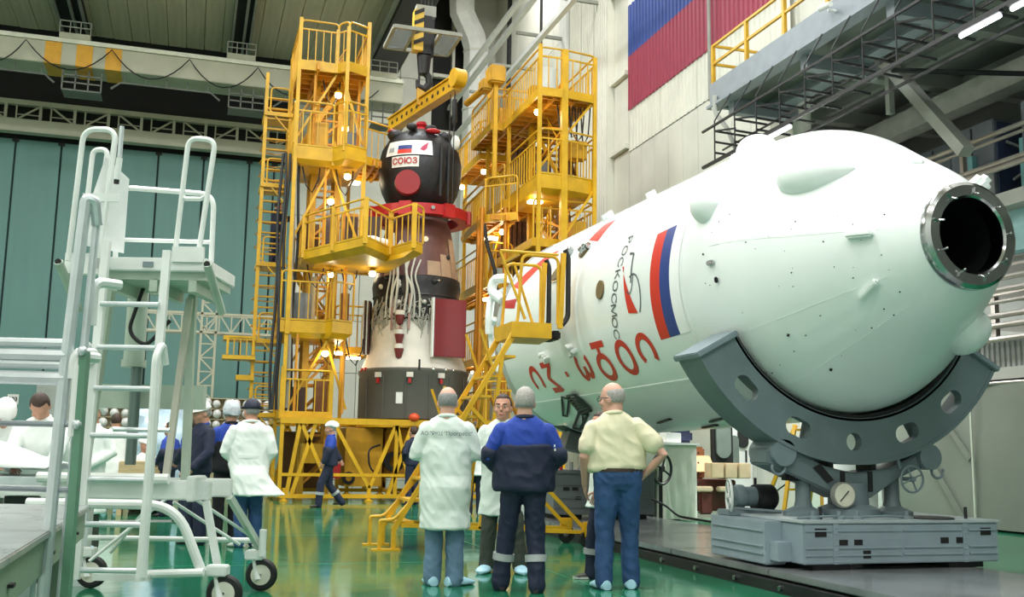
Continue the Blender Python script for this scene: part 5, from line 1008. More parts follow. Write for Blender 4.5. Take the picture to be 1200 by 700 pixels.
# aluminium hand-rail stair at far left
ar = thing('aluminium_railing', 'shiny aluminium tube railing standing at the left edge of the picture', 'railing', Matrix.Rotation(PSI, 3, 'Z') @ V((-1.95, 4.5, 0)), PSI)
def ab(mb, nm, m=AL, smooth=True): mb.v = [(x+1.95, y-4.5, z) for x, y, z in mb.v]; mb.local = True; return mb.build(nm, m, ar, smooth=smooth)
ab(MB().tube(rnd([(-1.985, 4.5, 0), (-1.96, 4.5, 1.5), (-1.925, 4.5, 2.31), (-1.89, 4.52, 2.3), (-1.885, 4.55, 2.2)], .06, 6), .027, 10), 'upright'); ab(MB().tube([(-1.93, 4.55, 0), (-1.91, 4.55, 1.3), (-1.89, 4.55, 2.2)], .018, 10), 'upright')
ab(MB().bx(-1.895, -1.86, 4.48, 4.52, .0, 1.62), 'green_post', mat('post_green', '#5f8a72', .4), False)
for z in (1.655, 1.6, 1.56, 1.5): ab(MB().cyl((-3.4, 4.6, z+.02), (-1.95, 4.5, z), .02 if z in (1.655, 1.56) else .03, n=8), 'rail', AL)
for z in (1.3, 1.02): ab(MB().cyl((-3.4, 4.6, z+.01), (-1.86, 4.5, z), .013, n=8), 'rail', mat('rail_steel', '#8b959a', .3, .7))
for a, b in (((-1.9, 4.6, 1.75), (-1.82, 4.7, 1.95)), ((-1.92, 4.5, 1.5), (-1.88, 4.6, 1.62)), ((-1.9, 4.5, 1.25), (-1.86, 4.6, 1.6))): ab(MB().tube(rnd([a, (a[0], a[1], b[2]), b], .05), .024, 8), 'bent_handle', WT)
for z in (1.3, 1.62): ab(MB().ball((-1.88, 4.48, z), .022, 8, 6), 'knuckle', AL)
# steel-topped table, bottom-left corner
tb = thing('steel_table', 'worn steel topped work table in the lower left corner', 'table', Matrix.Rotation(PSI, 3, 'Z') @ V((-1.9, 3.2, 0)), PSI)
def tbb(mb, nm, m, bev=0, smooth=False): mb.v = [(x+1.9, y-3.2, z) for x, y, z in mb.v]; mb.local = True; return mb.build(nm, m, tb, smooth=smooth, bevel=bev)
TT = mat('table_steel', '#a7abab', .28, .6, var=.22, scale=6)
# the top runs away from the camera; its right edge recedes toward the ladder
tbb(MB().prism([(-3.6, 6.3), (-2.52, 6.3), (-1.37, 2.6), (-3.6, 2.6)], .82, .852), 'tabletop', TT, .006)
TG = mat('table_apron', '#7a8f7a', .5)
tbb(MB().bar((-2.54, 6.25, .74), (-1.4, 2.6, .74), .02, .15), 'apron', TG); tbb(MB().bx(-3.3, -2.56, 6.22, 6.26, .67, .82), 'apron', TG)
for x, y in ((-2.45, 5.75), (-2.05, 4.5), (-3.2, 6.1)): tbb(MB().bar((x, y, 0), (x, y, .8), .06), 'leg', AL if y < 5 else TG)
tbb(MB().bar((-2.45, 5.75, .2), (-2.05, 4.5, .2), .04), 'stretcher', AL)
for u in (.12, .4, .7): tbb(MB().box((-2.5+1.12*u, 6.13-3.6*u, .735), (.06, .06, .012), rz=-1.25), 'slot', BLK)
# ---------------------------------------------------------------- far left: workbench, desk, parts rack
def LWp(x, y, z=0): v = Matrix.Rotation(PSI, 3, 'Z') @ V((x, y, z)); return v
wbn = thing('work_platform', 'grey metal work platform with white cover sheets behind the aluminium railing', 'workbench', LWp(-5.0, 9.6), PSI)
def wb_(mb, nm, m, bev=0): mb.v = [(x+5.0, y-9.6, z) for x, y, z in mb.v]; mb.local = True; return mb.build(nm, m, wbn, smooth=False, bevel=bev)
wb_(MB().bx(-7, -3.6, 8.9, 9.75, .86, .93), 'top', AL, .01); wb_(MB().bx(-7, -3.6, 8.88, 8.92, .78, .86), 'edge_rail', WT); wb_(MB().bx(-6.9, -4.4, 9.0, 9.1, .45, .74), 'front_panel', mat('bench_panel', '#c9cfca', .5)); wb_(MB().bx(-4.35, -3.8, 9.0, 9.1, .42, .76), 'front_panel', DST)
for x in (-6.9, -3.7): wb_(MB().bx(x-.05, x+.05, 9.1, 9.2, 0, .86), 'leg', AL)
pk = thing('parts_rack', 'long rack of round bagged parts in front of the teal door', 'rack', (0, 32.2, 0))
CRM = mat('rack_cream', '#cbbd9c', .6); BAG = mat('bubble_bag', '#cfd0cf', .3, var=.2, scale=5, coat=.3); BAG2 = mat('bag_tan', '#b79f7d', .5, var=.2)
MB().bx(-2.6, 2.4, 32.2, 32.9, 0, 2.62).build('back_panel', CRM, pk, smooth=False)
for x in (-2.6, -1.6, -.7, .3, 1.3, 2.3): MB().bx(x-.04, x+.04, 32.0, 32.2, 0, 2.62).build('upright', CRM, pk, smooth=False)
for z in (2.62, 2.3, 2.0, 1.7, 1.4, 1.1): MB().bx(-2.6, 2.4, 31.9, 32.2, z-.02, z).build('shelf', CRM, pk, smooth=False)
bg = MB().ball((0, 0, 0), (.13, .12, .14), 10, 7); bg.local = True; b0 = bg.build('round_part', BAG, None); b0.parent = pk; b0.location = (-2.4, -.32, 1.35)
first = True
for r_, z in enumerate((1.24, 1.54, 1.84, 2.14, 2.44)):
    for k in range(17):
        if first: first = False; continue
        o = piece(b0, 'round_part', (-2.4+.285*k+random.uniform(-.03, .03), -.3, z+random.uniform(-.03, .04)), pk, (random.uniform(.85, 1.1),)*3)
for k in range(6): piece(b0, 'round_part', (-2.2+.8*k, -.3, .85), pk)
ds = thing('wooden_desk', 'light wooden desk between the far white coat and the blue workers', 'desk', (-.9, 19.6, 0))
WOOD = mat('wood_light', '#c2ad83', .55, var=.2, scale=3, stretch=(1, 8, 8))
MB().bx(-1.15, -.3, 19.3, 19.9, .7, .92).build('desk_top', WOOD, ds, smooth=False, bevel=.01); MB().bx(-1.1, -.35, 19.5, 19.6, .1, .7).build('modesty_panel', MAR, ds, smooth=False)
for x in (-1.1, -.35): MB().bx(x-.04, x+.04, 19.3, 19.9, 0, .7).build('leg', WOOD, ds, smooth=False)
MB().bar((-.9, 19.28, .3), (-.4, 19.28, .68), .05).build('brace', WOOD, ds, smooth=False)
bs = thing('plastic_sheet_bundle', 'pale blue plastic sheeting heaped behind the far white coat', 'sheeting', (-.7, 23.5, 0))
mb = MB()
mb.ball((-.6, 23.6, 1.1), (.75, .5, .85), 26, 16); mb.v = [(x+.12*noise.noise(V((x*3, y*3, z*3))), y+.2*noise.noise(V((x*2, z*3, 7))), max(0, z*1.35-.3+.16*noise.noise(V((x*4, y*2, z*2))))) for x, y, z in mb.v]
mb.build('sheeting', mat('plastic_blue', '#bcd3e6', .25, var=.25, scale=4, coat=.4), bs)
gt = struct(MB().bx(-2.4, .2, 17.5, 18.0, 0, .004).build('trim_3', mat('drain_grey', '#8d9792', .4, .4, var=.3, scale=20), None, smooth=False))
# ---------------------------------------------------------------- people
SKIN = mat('skin', '#c08d76', .55, var=.08, scale=9); SKIN2 = mat('skin_pale', '#cf9f8b', .5, var=.08, scale=9)
HGREY = mat('hair_grey', '#8e8d8c', .7, var=.25, scale=60); HSALT = mat('hair_salt', '#a7a29d', .7, var=.3, scale=60); HBRN = mat('hair_brown', '#3b2a22', .6, var=.3, scale=60)
COAT = mat('coat_white', '#d8e2db', .75, var=.05, scale=3, bump=.25, bscale=9); COAT2 = mat('coat_bright', '#e9eeeb', .75, var=.04, scale=3, bump=.25, bscale=9)
ROYAL = mat('royal_blue', '#1d3fa0', .75, var=.14, scale=3, bump=.25, bscale=10); NAVY = mat('navy', '#18203a', .75, var=.15, scale=4, bump=.25, bscale=10)
JEAN = mat('jeans', '#30507f', .8, var=.25, scale=3, bump=.2, bscale=30); JEAN2 = mat('jeans_pale', '#5f7c95', .8, var=.15, scale=3, bump=.2, bscale=30); CREAMS = mat('cream_shirt', '#e0d9b8', .75, var=.05, scale=3, bump=.25, bscale=8)
OLIVE = mat('olive_trousers', '#3c4138', .75, var=.12); BLKC = mat('black_cloth', '#15161c', .8, var=.15); REFL = mat('reflective', '#a9aeb0', .4, .1)
COVER = mat('shoe_cover', '#a9d3e4', .45, var=.12, scale=12, bump=.4, bscale=18); SHOE = mat('shoe_dark', '#2a2627', .5); SHOEW = mat('shoe_light', '#c9cdc8', .5); HATW = mat('hat_white', '#e8eae8', .6, var=.05, bump=.3, bscale=14); NET = mat('hair_net', '#c3cad2', .6, var=.2, scale=30, bump=.4, bscale=30); CAPN = mat('cap_navy', '#151a35', .6)
PEND = []
def ellring(c, a, b, n, M=None):
    out = []
    for j in range(n):
        t = 2*math.pi*j/n; p = V((a*math.cos(t), b*math.sin(t), 0)); out.append(V(c)+((M @ p) if M else p))
    return out
def loft(mb, secs, n=20):                              # secs: (centre, half width x, half depth y[, 3x3])
    vs = []
    for s in secs: vs += ellring(s[0], s[1], s[2], n, s[3] if len(s) > 3 else None)
    k = len(secs); mb.add(vs, [(i*n+j, i*n+(j+1) % n, (i+1)*n+(j+1) % n, (i+1)*n+j) for i in range(k-1) for j in range(n)]+[tuple(range(n-1, -1, -1)), tuple((k-1)*n+j for j in range(n))])
def limb(mb, pts, rad, n=14):
    P = [V(p) for p in pts]; Q = [P[0]]; Rr = [rad[0]]
    for i in range(len(P)-1):
        for t in (.33, .67, 1): Q.append(P[i].lerp(P[i+1], t)); Rr.append(rad[i]+(rad[i+1]-rad[i])*t)
    mb.tube(Q, Rr, n); mb.ball(P[0], rad[0]*.99, 12, 8); mb.ball(P[-1], rad[-1]*.99, 12, 8)
def soft(mb, name, m, root, vox, sm=4, wr=0, wsc=7, extra=None):
    mb.local = True; o = mb.build(name, m, root, smooth=True)
    r = o.modifiers.new('r', 'REMESH'); r.mode = 'VOXEL'; r.voxel_size = vox
    s_ = o.modifiers.new('s', 'SMOOTH'); s_.factor = .5; s_.iterations = sm
    PEND.append((o, wr, wsc, extra)); return o
def hand(mb, w, d, pn, side, s=1.0, curl=.5):          # five fingers on a palm: w wrist, d direction, pn palm normal
    w, d, pn = V(w), V(d).normalized(), V(pn); pn = (pn-d*pn.dot(d)).normalized(); x = d.cross(pn)*side
    M = Matrix((x, d, pn)).transposed().to_4x4(); c = w+d*.05*s
    mb.ball(c, (.041*s, .055*s, .017*s), 12, 8, M); limb(mb, [w-d*.03, w+d*.02], [.027*s, .026*s], 10)
    for i, (off, L, r) in enumerate(((-.029, .07, .0085), (-.01, .08, .009), (.01, .075, .009), (.028, .058, .008))):
        p = w+d*.09*s+x*off*s; dd = d
        ps = [p-d*.02*s, p]
        for k in range(3):
            a = curl*(.5+.4*k); dd2 = d*math.cos(a)+pn*math.sin(a); p = p+dd2*L*s*(.45, .32, .25)[k]; ps.append(p)
        mb.tube(ps, [r*s, r*s, r*.95*s, r*.9*s, r*.7*s], 8)
    p = w+d*.03*s-x*.033*s; q = p+(d*.6-x*.7+pn*.3).normalized()*.04*s; mb.tube([p, q, q+(d*.9-x*.1+pn*.4).normalized()*.035*s], [.013*s, .011*s, .008*s], 8)
def person(label, pos, face, H=1.78, top='coat', topm=None, hem=.5, legm=None, shoe='cover', hat=None, hair='grey', hairm=None, lean=0, roll=0, arms=None, feet=None, knees=None, head=(0, 0), vox=.014, sit=False, low=None, belly=1.0, sleeve=1.0, skin=None, lower=None, bands=False, facec=False, group=None, z=0, wide=1.0, wr=.007, flare=.24, glasses=False, collar=None, hang=0, hemx=0, tuck=False):
    root = thing('person', label, 'person', (pos[0], pos[1], z), R(face), group); k = H/1.78; root.scale = (k, k, k)
    skin = skin or SKIN; hz = .5 if sit else .93
    T = Matrix.Translation((0, 0, hz)) @ Matrix.Rotation(R(-lean), 4, 'X') @ Matrix.Rotation(R(roll), 4, 'Y') @ Matrix.Translation((0, 0, -.93)); T3 = T.to_3x3()
    def u(x, y, z_): return T @ V((x, y, z_))
    feet = feet or ((-.11, 0), (.11, 0))
    sh = [u(-.178*wide, -.01, 1.385), u(.178*wide, -.01, 1.385)]; hp = [V((-.09, 0, hz)), V((.09, 0, hz))]
    an = [V((f[0], f[1], f[2] if len(f) > 2 else .085)) for f in feet]
    kn = [V(p) for p in knees] if knees else [(V((hp[i].x*.9+an[i].x*.1, .4, .48)) if sit else hp[i].lerp(an[i], .52)+V((0, .03, 0))) for i in (0, 1)]
    arms = arms or (((-.25, -.02, 1.17), (-.24, .06, .93)), ((.25, -.02, 1.17), (.24, .06, .93)))
    hcen = u(0, .02, 1.634); HM = T3 @ Matrix.Rotation(R(head[0]), 3, 'Z') @ Matrix.Rotation(R(-head[1]), 3, 'X'); HM = HM*1.13; H4 = HM.to_4x4()
    def hh(x, y, z_): return hcen+HM @ V((x, y, z_))
    # one continuous body: head, neck, trunk, arms and legs
    b = MB(); b.ball(hh(0, -.012, .022), (.077, .096, .103), 20, 14, H4); b.ball(hh(0, .022, -.048), (.058, .07, .078), 16, 10, H4); b.ball(hh(0, .06, -.082), (.034, .032, .03), 12, 8, H4)
    b.ball(hh(0, .098, -.022), (.014, .022, .018), 10, 6, H4); b.ball(hh(0, .088, .005), (.012, .02, .028), 10, 6, H4)
    for s in (-1, 1): b.ball(hh(s*.077, -.008, -.014), (.011, .022, .033), 10, 6, H4); b.ball(hh(s*.042, .058, -.03), (.028, .026, .024), 10, 6, H4)
    b.ball(hh(0, .072, .027), (.05, .02, .014), 12, 6, H4); b.ball(hh(0, .082, -.063), (.024, .014, .013), 10, 6, H4)
    limb(b, [u(0, -.02, 1.42), hh(0, -.025, -.06)], [.078, .066], 14)
    loft(b, [(u(0, 0, z_), a*wide, bb, T3) for z_, a, bb in ((.9, .13, .09), (1.1, .13, .09), (1.3, .15, .095), (1.42, .13, .07), (1.48, .06, .05))], 16)
    for i in (0, 1):
        limb(b, [sh[i], arms[i][0], arms[i][1]], [.05, .042, .03]); limb(b, [hp[i], kn[i], an[i]], [.07, .05, .04])
    bo = soft(b, 'body', skin, root, .009 if vox < .013 else vox, 3)
    for i, s in ((0, -1), (1, 1)):
        hm_ = MB(); e, w = V(arms[i][0]), V(arms[i][1]); hand(hm_, w, w-e, V((-s*.6, -.2, -.7)) if (w-e).z > -.15 else V((-s, 0, 0)), -s, 1, .55); hm_.local = True; hm_.build('hand', skin, root)
    # trousers
    g = MB(); tr = .086*belly
    for i in (0, 1):
        a = an[i]+V((0, -.005, -.03)); limb(g, [hp[i], kn[i], a], [.098*belly, .08, .074])
    loft(g, [(V((0, 0, hz+dz)), a*belly, bb*belly) for dz, a, bb in ((-.09, .12, .09), (-.03, .175, .115), *(((.03, .18, .122), (.085, .176, .12), (.1, .16, .11)) if tuck else ((.03, .17, .115), (.07, .15, .1), (.1, .12, .08))))], 18)
    tro = soft(g, 'trousers', legm or NAVY, root, vox, 3, wr*.9, 9)
    if bands:
        for i in (0, 1):
            c = kn[i].lerp(an[i], .5); dr = (an[i]-kn[i]).normalized(); q = MB().tube([c-dr*.03, c+dr*.03], [.096, .095], 24); q.local = True; q.build('reflective_band', REFL, tro)
    # upper garment
    g = MB(); bz = hem if top == 'coat' else .88
    L_ = [(1.52, .068, .064), (1.505, .088, .07), (1.478, .124, .083), (1.44, .165, .097), (1.38, .197, .112), (1.3, .205, .12), (1.2, .202*belly, .127*belly), (1.08, .2*belly, .134*belly), (.97, .2*belly, .138*belly)]
    if top == 'coat':
        secs = [(u(0, 0 if z_ > 1.3 else .012*(belly-1)*10, z_), a*wide, bb, T3) for z_, a, bb in L_]
        zz = hz
        secs += [(V((0, hang*.5, zz-.06)), .208*belly, .152*belly), (V((hemx*.5, hang*.8, (zz+bz)/2-.05)), (.2+flare)/2*1.0, .165), (V((hemx, hang, bz)), flare, .185)]
        loft(g, secs, 24)
    else: loft(g, [(u(0, .012*(belly-1)*8 if z_ < 1.3 else 0, z_), a*wide, bb, T3) for z_, a, bb in (L_[:-1] if tuck else L_)+([(1.045, .2*belly, .138*belly), (1.015, .188*belly, .13*belly), (.99, .15, .1)] if tuck else [(bz+.02, .203*belly, .14*belly), (bz, .192*belly, .132*belly)])], 24)
    for i in (0, 1):
        e, w = V(arms[i][0]), V(arms[i][1])
        if sleeve >= 1: limb(g, [sh[i], e, e.lerp(w, .93)], [.071, .063, .052])
        else: limb(g, [sh[i], sh[i].lerp(e, .62)], [.072, .08])
    tp_ = soft(g, {'coat': 'lab_coat', 'jacket': 'jacket', 'shirt': 'shirt'}[top], topm or COAT, root, vox, 3, wr, 6)
    if low:                                            # darker lower half of a jacket
        g = MB(); loft(g, [(u(0, .012*(belly-1)*8, z_), a*wide*1.03+.017, bb*1.03+.019, T3) for z_, a, bb in ((1.26, .203*(belly*.5+.5), .124*belly), (1.2, .2*belly, .127*belly), (1.08, .2*belly, .134*belly), (.97, .2*belly, .138*belly), (.9, .203*belly, .14*belly), (.86, .192*belly, .132*belly))], 24)
        for i in (0, 1): e, w = V(arms[i][0]), V(arms[i][1]); limb(g, [sh[i].lerp(e, .9), e, e.lerp(w, .95)], [.082, .074, .06])
        soft(g, 'jacket_lower_panel', low, root, vox, 3, wr, 6)
    cl_ = MB().tube([u(.074*math.cos(t*.524), -.012+.068*math.sin(t*.524), 1.5+.012*math.cos(t*.524+1.57)) for t in range(12)], .02, 8, closed=True); cl_.local = True; cl_.build('collar', collar or topm or COAT, tp_)
    # shoes
    for i, s in ((0, -1), (1, 1)):
        yw = feet[i][3] if len(feet[i]) > 3 else -s*12; M = Matrix.Translation((an[i].x, an[i].y, an[i].z-.085)) @ Matrix.Rotation(R(yw), 4, 'Z'); q = MB(); cov = shoe == 'cover'
        w_, l_ = (.07, .18) if cov else (.048, .145)
        secs = [(-.085, .02), (-.08, .55), (-.03, .85), (.04, .95), (.1, 1), (.15, .9), (.19, .55), (.2, .05)]; vs = []
        for yy, ww in secs:
            hgt = (.1 if yy < .02 else .1-.35*(yy-.02)) if cov else (.09 if yy < .02 else .085-.28*(yy-.02))
            for j in range(12): t = 2*math.pi*j/12; vs.append(M @ V((w_*ww*math.cos(t), yy*l_/.16, max(.004, .03+(hgt-.03)*math.sin(t)*(.5+.5*ww) if math.sin(t) > 0 else .03+.028*math.sin(t)*1.2))))
        q.add(vs, [(a*12+j, a*12+(j+1) % 12, (a+1)*12+(j+1) % 12, (a+1)*12+j) for a in range(7) for j in range(12)]+[tuple(range(11, -1, -1)), tuple(84+j for j in range(12))]); q.local = True
        so2 = q.build('shoe_cover' if cov else 'shoe', COVER if cov else SHOEW if shoe == 'light' else SHOE, root, ang=60)
        if shoe == 'sneaker':
            q = MB().prism([((.05*math.cos(t*.4488)), .05+.15*math.sin(t*.4488)) for t in range(14)], .004, .028, lambda x, y, h: M @ V((x, y, h))); q.local = True; q.build('sole', SHOEW, so2)
    # hair and headgear
    def shell(fn, nm, m, c=(0, -.012, .022), rr=(.077, .096, .103), n=26, mm=18, noisy=0):
        vs = []; fs_ = []; q = MB(); q.ball((0, 0, 0), 1, n, mm); out = []
        for x, y, z_ in q.v:
            f_ = fn(x, y, z_); w = 1+noisy*noise.noise(V((x*4, y*4, z_*4))); out.append(hh(c[0]+x*rr[0]*f_*w, c[1]+y*rr[1]*f_*w, c[2]+z_*rr[2]*f_*w))
        q.v = [tuple(p) for p in out]; q.local = True; return q.build(nm, m, root, ang=80)
    if hair == 'bald': shell(lambda x, y, z_: 1.04 if (z_ < .5 and z_ > -.62 and y < .35-abs(x)*.2 and not (z_ < -.1 and y > .1)) else .95, 'hair', hairm or HGREY)
    elif hair: shell(lambda x, y, z_: 1.07 if (z_ > .5-(.25 if y < 0 else 0) or (y < .3 and z_ > -.6 and not (z_ < -.05 and y > 0))) else .92, 'hair', hairm or HGREY, noisy=.05)
    if hat == 'hardhat':
        o = shell(lambda x, y, z_: 1.28 if z_ > .12 else .8, 'hard_hat', HATW); q = MB(); loft(q, [(hh(0, .02, .038), .1, .128, HM), (hh(0, .02, .046), .098, .125, HM)], 24); q.local = True; q.build('hat_brim', HATW, o)
    elif hat == 'bouffant': shell(lambda x, y, z_: 1.34 if z_ > -.15-.35*(y < 0) else .8, 'hair_net', NET, noisy=.12)
    elif hat == 'baker': shell(lambda x, y, z_: 1.22 if z_ > .15-.35*(y < 0) else .8, 'white_cap', HATW, c=(0, -.04, .045), rr=(.085, .115, .09), noisy=.06)
    elif hat == 'cap':
        o = shell(lambda x, y, z_: 1.17 if z_ > .08-.2*(y < 0) else .8, 'baseball_cap', CAPN); q = MB().ball(hh(0, .12, .045), (.075, .075, .012), 16, 8, H4); q.local = True; q.build('cap_visor', CAPN, o)
    elif hat == 'hood': shell(lambda x, y, z_: 1.3 if (z_ > .0 or y < .2) else .8, 'hood', HATW, noisy=.1)
    if facec:
        for s in (-1, 1):
            q = MB().ball(hh(s*.032, .083, .008), (.014, .008, .008), 10, 6, H4); q.local = True; e_ = q.build('eye', mat('eye_white', '#ddd6d0', .3), root)
            q = MB().ball(hh(s*.032, .0895, .008), (.006, .003, .006), 8, 6, H4); q.local = True; q.build('iris', SHOE, e_)
            q = MB().ball(hh(s*.034, .09, .03), (.021, .006, .005), 10, 6, H4); q.local = True; q.build('eyebrow', HBRN, root)
        q = MB().ball(hh(0, .094, -.066), (.022, .007, .006), 10, 6, H4); q.local = True; q.build('lips', mat('lips', '#9c5a50', .5), root)
    if glasses:
        q = MB()
        for s in (-1, 1):
            q.tube([hh(s*.034+.022*math.cos(t*.524), .1, .004+.017*math.sin(t*.524)) for t in range(12)], .003, 6, closed=True); q.tube([hh(s*.056, .1, .008), hh(s*.083, .05, .012), hh(s*.084, -.02, .006)], .0028, 6)
        q.tube([hh(-.012, .1, .008), hh(.012, .1, .008)], .003, 6); q.local = True; q.build('glasses', SHOE, root)
    return root
fold = (((-.285, -.01, 1.16), (.02, .2, 1.13)), ((.285, -.01, 1.16), (-.02, .23, 1.16)))
front = (((-.28, -.03, 1.17), (-.09, .2, 1.0)), ((.28, -.03, 1.17), (.09, .2, 1.0)))
hips = (((-.33, -.05, 1.17), (-.2, .1, .98)), ((.36, -.08, 1.18), (.2, .05, 1.0)))
p1 = person('man with shaved grey hair seen from behind in long white lab coat with lettering, jeans', (2.27, 9.3), -14, 1.80, 'coat', COAT, .5, JEAN2, 'cover', None, 'bald', HGREY, arms=fold, feet=((-.1, .0), (.1, -.03, .085, -50)), vox=.011, belly=1.1, flare=.23, wide=1.06, skin=SKIN2, wr=.012, head=(0, 4))
fx = lambda x, y: (x*1.0, -.123-.012*(1-(x/.2)**2)+.0, 1.335+y)
q = MB()
for tx, x0, sz, zz in (('АО "РКЦ "Прогресс"', 0, .048, 1.325),):
    q.merge(text_mb(tx, sz, lambda x, y: (x, -.1365+.35*x*x, zz+y+.02)))
q.local = True; q.build('back_lettering', mat('lettering_dark', '#3f4a5a', .6), p1, smooth=False)
p2 = person('grey haired man seen from behind, royal blue jacket, navy trousers with reflective bands', (2.85, 8.76), -16, 1.79, 'jacket', ROYAL, .9, NAVY, 'shoe', None, 'short', HSALT, arms=(((-.31, -.02, 1.16), (-.14, .2, .96)), ((.31, -.02, 1.16), (.14, .2, .96))), feet=((-.19, .1), (.12, -.05)), vox=.011, belly=1.1, wide=1.14, low=NAVY, bands=True, collar=NAVY, skin=SKIN2, wr=.012, head=(-4, 2))
q = MB()
for i in range(3): q.box((.262+.004*i, -.08, 1.26-.035*i), (.012, .03, .022))
q.local = True; q.build('sleeve_mark', HATW, p2, smooth=False)
p3 = person('man in cream polo shirt and jeans with glasses, hands on hips, looking left', (3.74, 8.74), -12, 1.86, 'shirt', CREAMS, .9, JEAN, 'cover', None, 'bald', HSALT, arms=(((-.3, -.03, 1.12), (-.27, .1, .88)), ((.385, -.1, 1.15), (.235, .02, .97))), feet=((-.12, .02), (.14, .1)), roll=-4, head=(52, 3), vox=.011, belly=1.2, wide=1.1, sleeve=.4, glasses=True, tuck=True, skin=SKIN2, wr=.011, facec=True)
q = MB(); loft(q, [(V((0, 0, 1.0)), .22, .15), (V((0, 0, 1.03)), .22, .15)], 24); q.local = True; q.build('belt', mat('belt_brown', '#3a2a20', .5), p3)
person('man in pale coat and dark trousers with sneakers, hidden behind the man in cream shirt', (3.92, 9.55), 70, 1.62, 'coat', COAT, .75, NAVY, 'sneaker', None, 'short', HBRN, feet=((-.1, .12), (.1, 0)), vox=.013, bands=True)
p5 = person('dark haired man facing the camera in white lab coat and dark trousers', (3.08, 10.2), 160, 1.80, 'coat', COAT, .56, OLIVE, 'cover', None, 'short', HBRN, arms=fold, feet=((-.2, .05), (.14, .05)), vox=.012, facec=True, head=(-6, -2), belly=1.02, collar=COAT2, wr=.01)
p6 = person('man in navy cap and flaring white lab coat over jeans, seen from behind', (.72, 13.2), 4, 1.80, 'coat', COAT2, .62, JEAN, 'light', 'cap', 'short', HGREY, arms=(((-.3, .0, 1.14), (-.12, .2, .98)), ((.27, -.05, 1.14), (.16, .16, .93))), feet=((-.06, -.04, .085, 45), (.12, .05)), vox=.013, flare=.31, hang=-.1, hemx=.13, wide=1.12, head=(18, 2), wr=.014, belly=1.08)
q = MB(); loft(q, [(V((0, -.0, 1.06)), .212, .142), (V((0, -.0, 1.1)), .212, .142)], 24); q.local = True; q.build('coat_belt', COAT2, p6)
person('worker in blue shirt and white hair net half hidden by man in navy cap', (.52, 14.3), 10, 1.80, 'shirt', ROYAL, .9, BLKC, 'shoe', 'bouffant', 'short', HGREY, arms=front, vox=.015, collar=BLKC, low=BLKC)
person('man in white hard hat and navy jacket looking down to the left', (.14, 13.6), 118, 1.76, 'jacket', NAVY, .88, NAVY, 'shoe', 'hardhat', 'short', HGREY, arms=(((-.26, .02, 1.15), (-.2, .2, .95)), ((.27, -.06, 1.15), (.26, .05, .9))), head=(0, 14), vox=.013, facec=True, collar=ROYAL)
p9 = person('worker walking left in blue shirt, navy dungarees and white cap', (2.8, 21.6), 92, 1.74, 'shirt', ROYAL, .9, NAVY, 'shoe', 'baker', 'short', HGREY, arms=(((-.24, .06, 1.17), (-.2, .16, .94)), ((.24, -.12, 1.2), (.2, -.24, 1.0))), feet=((-.08, .22), (.09, -.3, .13)), knees=((-.09, .18, .5), (.1, -.02, .46)), sleeve=.5, bands=True, low=NAVY, vox=.016, head=(0, 8))
person('dark haired worker in long white lab coat standing at far left with back turned', (-1.3, 20.2), 0, 1.78, 'coat', COAT2, .45, NAVY, 'cover', None, 'short', HBRN, arms=(((-.3, 0, 1.15), (-.1, .25, 1.05)), ((.3, 0, 1.15), (.1, .25, 1.05))), vox=.02, flare=.27)
person('worker in blue overalls nearest the wooden desk behind the white ladder', (-.32, 18.9), 60, 1.62, 'jacket', ROYAL, .9, NAVY, 'shoe', None, 'short', HBRN, arms=front, vox=.02, low=NAVY)
person('worker in blue overalls standing left of the man in the white hard hat', (.02, 17.6), 60, 1.68, 'jacket', ROYAL, .9, NAVY, 'shoe', None, 'short', HBRN, arms=front, vox=.02, low=NAVY)
person('seated worker in white cap and white shirt behind the wooden desk', (-.78, 20.5), 200, 1.75, 'shirt', HATW, .9, NAVY, 'shoe', 'baker', None, arms=(((-.26, .1, .74), (-.1, .3, .72)), ((.26, .1, .74), (.1, .3, .72))), sit=True, feet=((-.1, .42), (.1, .42)), vox=.02, facec=True, head=(10, 12), collar=ROYAL)
tag(MB().bx(-1.0, -.56, 20.35, 20.8, 0, .4).build('stool', MC['maroon'], None, bevel=.02), 'low dark stool under the seated worker behind the desk', 'stool')
person('worker in dark clothes climbing the ladder landing of the left yellow tower', (1.74, 25.25, ), -60, 1.62, 'jacket', NAVY, .9, NAVY, 'shoe', None, 'short', HBRN, arms=(((.0, .2, 1.3), (.1, .32, 1.35)), ((.24, .1, 1.2), (.2, .3, 1.3))), vox=.02, z=5.6)
person('distant worker in short white coat between the man in lettered coat and the yellow stair', (5.15, 18.8), -10, 1.76, 'coat', COAT2, .75, NAVY, 'light', None, 'short', HBRN, arms=front, vox=.02)
person('distant worker in navy overalls by the yellow base frame, behind the lettered white coat', (4.72, 22.4), 30, 1.72, 'jacket', NAVY, .9, NAVY, 'shoe', None, 'short', HBRN, arms=front, vox=.02)
bend = (((-.2, .42, 1.02), (-.05, .62, 1.05)), ((.22, .42, 1.02), (.1, .62, .98)))
q = LWp(-4.6, 10.3); person('brown haired worker in white lab coat bowing over the work platform at far left', (q.x, q.y), 170, 1.78, 'coat', COAT2, .35, OLIVE, 'cover', None, 'short', HBRN, lean=24, arms=bend, head=(10, 32), vox=.014, wide=1.15, belly=1.15, flare=.3)
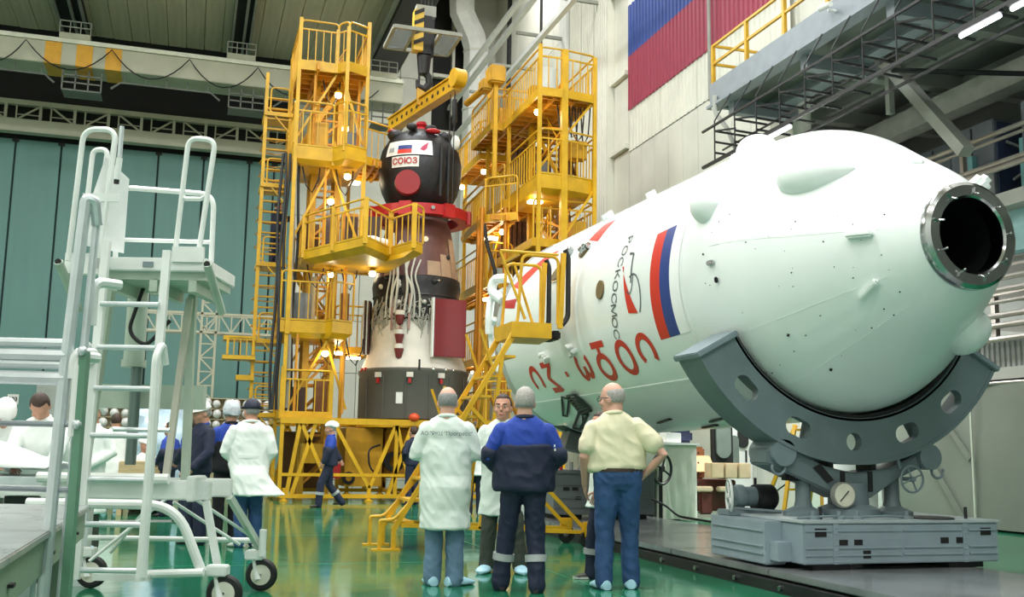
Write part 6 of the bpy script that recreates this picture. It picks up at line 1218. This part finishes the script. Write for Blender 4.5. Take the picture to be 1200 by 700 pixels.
q = LWp(-5.25, 10.55); person('worker in white hood at the left edge leaning with arms on the work platform', (q.x, q.y), 200, 1.74, 'coat', COAT2, .35, OLIVE, 'cover', 'hood', None, lean=30, arms=(((-.3, .35, 1.05), (-.15, .6, 1.2)), ((.3, .4, 1.0), (.1, .66, 1.0))), head=(0, 12), vox=.014, wide=1.2, belly=1.2, flare=.34)
q = LWp(-4.85, 12.0); person('worker in white round cap behind the brown haired worker at far left', (q.x, q.y), 150, 1.7, 'coat', COAT2, .45, OLIVE, 'cover', 'baker', None, arms=front, vox=.016)
# white cover sheet thrown over the work platform
q = MB(); n = 26
for i in range(n+1):
    for k in range(13):
        x = -6.6+2.6*i/n; y = 8.95+.78*k/12; h = .97+.42*math.exp(-((x+5.3)**2)*.9)*math.sin(math.pi*min(1, k/12*1.0+.04))**.7+.05*noise.noise(V((x*2.3, y*3, 1)))
        q.v.append((x, y, h))
for i in range(n): q.f += [(13*i+k, 13*i+k+1, 13*i+14+k, 13*i+13+k) for k in range(12)]
q.v = [tuple(LWp(*p)) for p in q.v]; o = q.build('cover_sheet', COAT2, None, ang=80); md = o.modifiers.new('t', 'SOLIDIFY'); md.thickness = .012
tag(o, 'white cover sheet heaped on the work platform behind the aluminium railing', 'sheet')
# bake the soft bodies and garments, adding folds along the cloth
dg = bpy.context.evaluated_depsgraph_get(); dg.update(); BK = []
for o, wr, wsc, ex in PEND: BK.append(bpy.data.meshes.new_from_object(o.evaluated_get(dg)))
for (o, wr, wsc, ex), me in zip(PEND, BK):
    o.modifiers.clear(); old = o.data; o.data = me; bpy.data.meshes.remove(old)
    if wr:
        sd_ = random.uniform(0, 50); nv = [v.normal.copy() for v in me.vertices]
        for v, nn in zip(me.vertices, nv):
            p = v.co; f_ = noise.noise(V((p.x*wsc+sd_, p.y*wsc, p.z*wsc*.55)))
            f2 = 1-abs(noise.noise(V((p.x*wsc*1.6+p.z*5, p.y*wsc*1.6, p.z*wsc*1.1+sd_))))*2
            v.co = p+nn*(wr*f_+wr*.75*f2)
        me.update()
    me.shade_smooth()
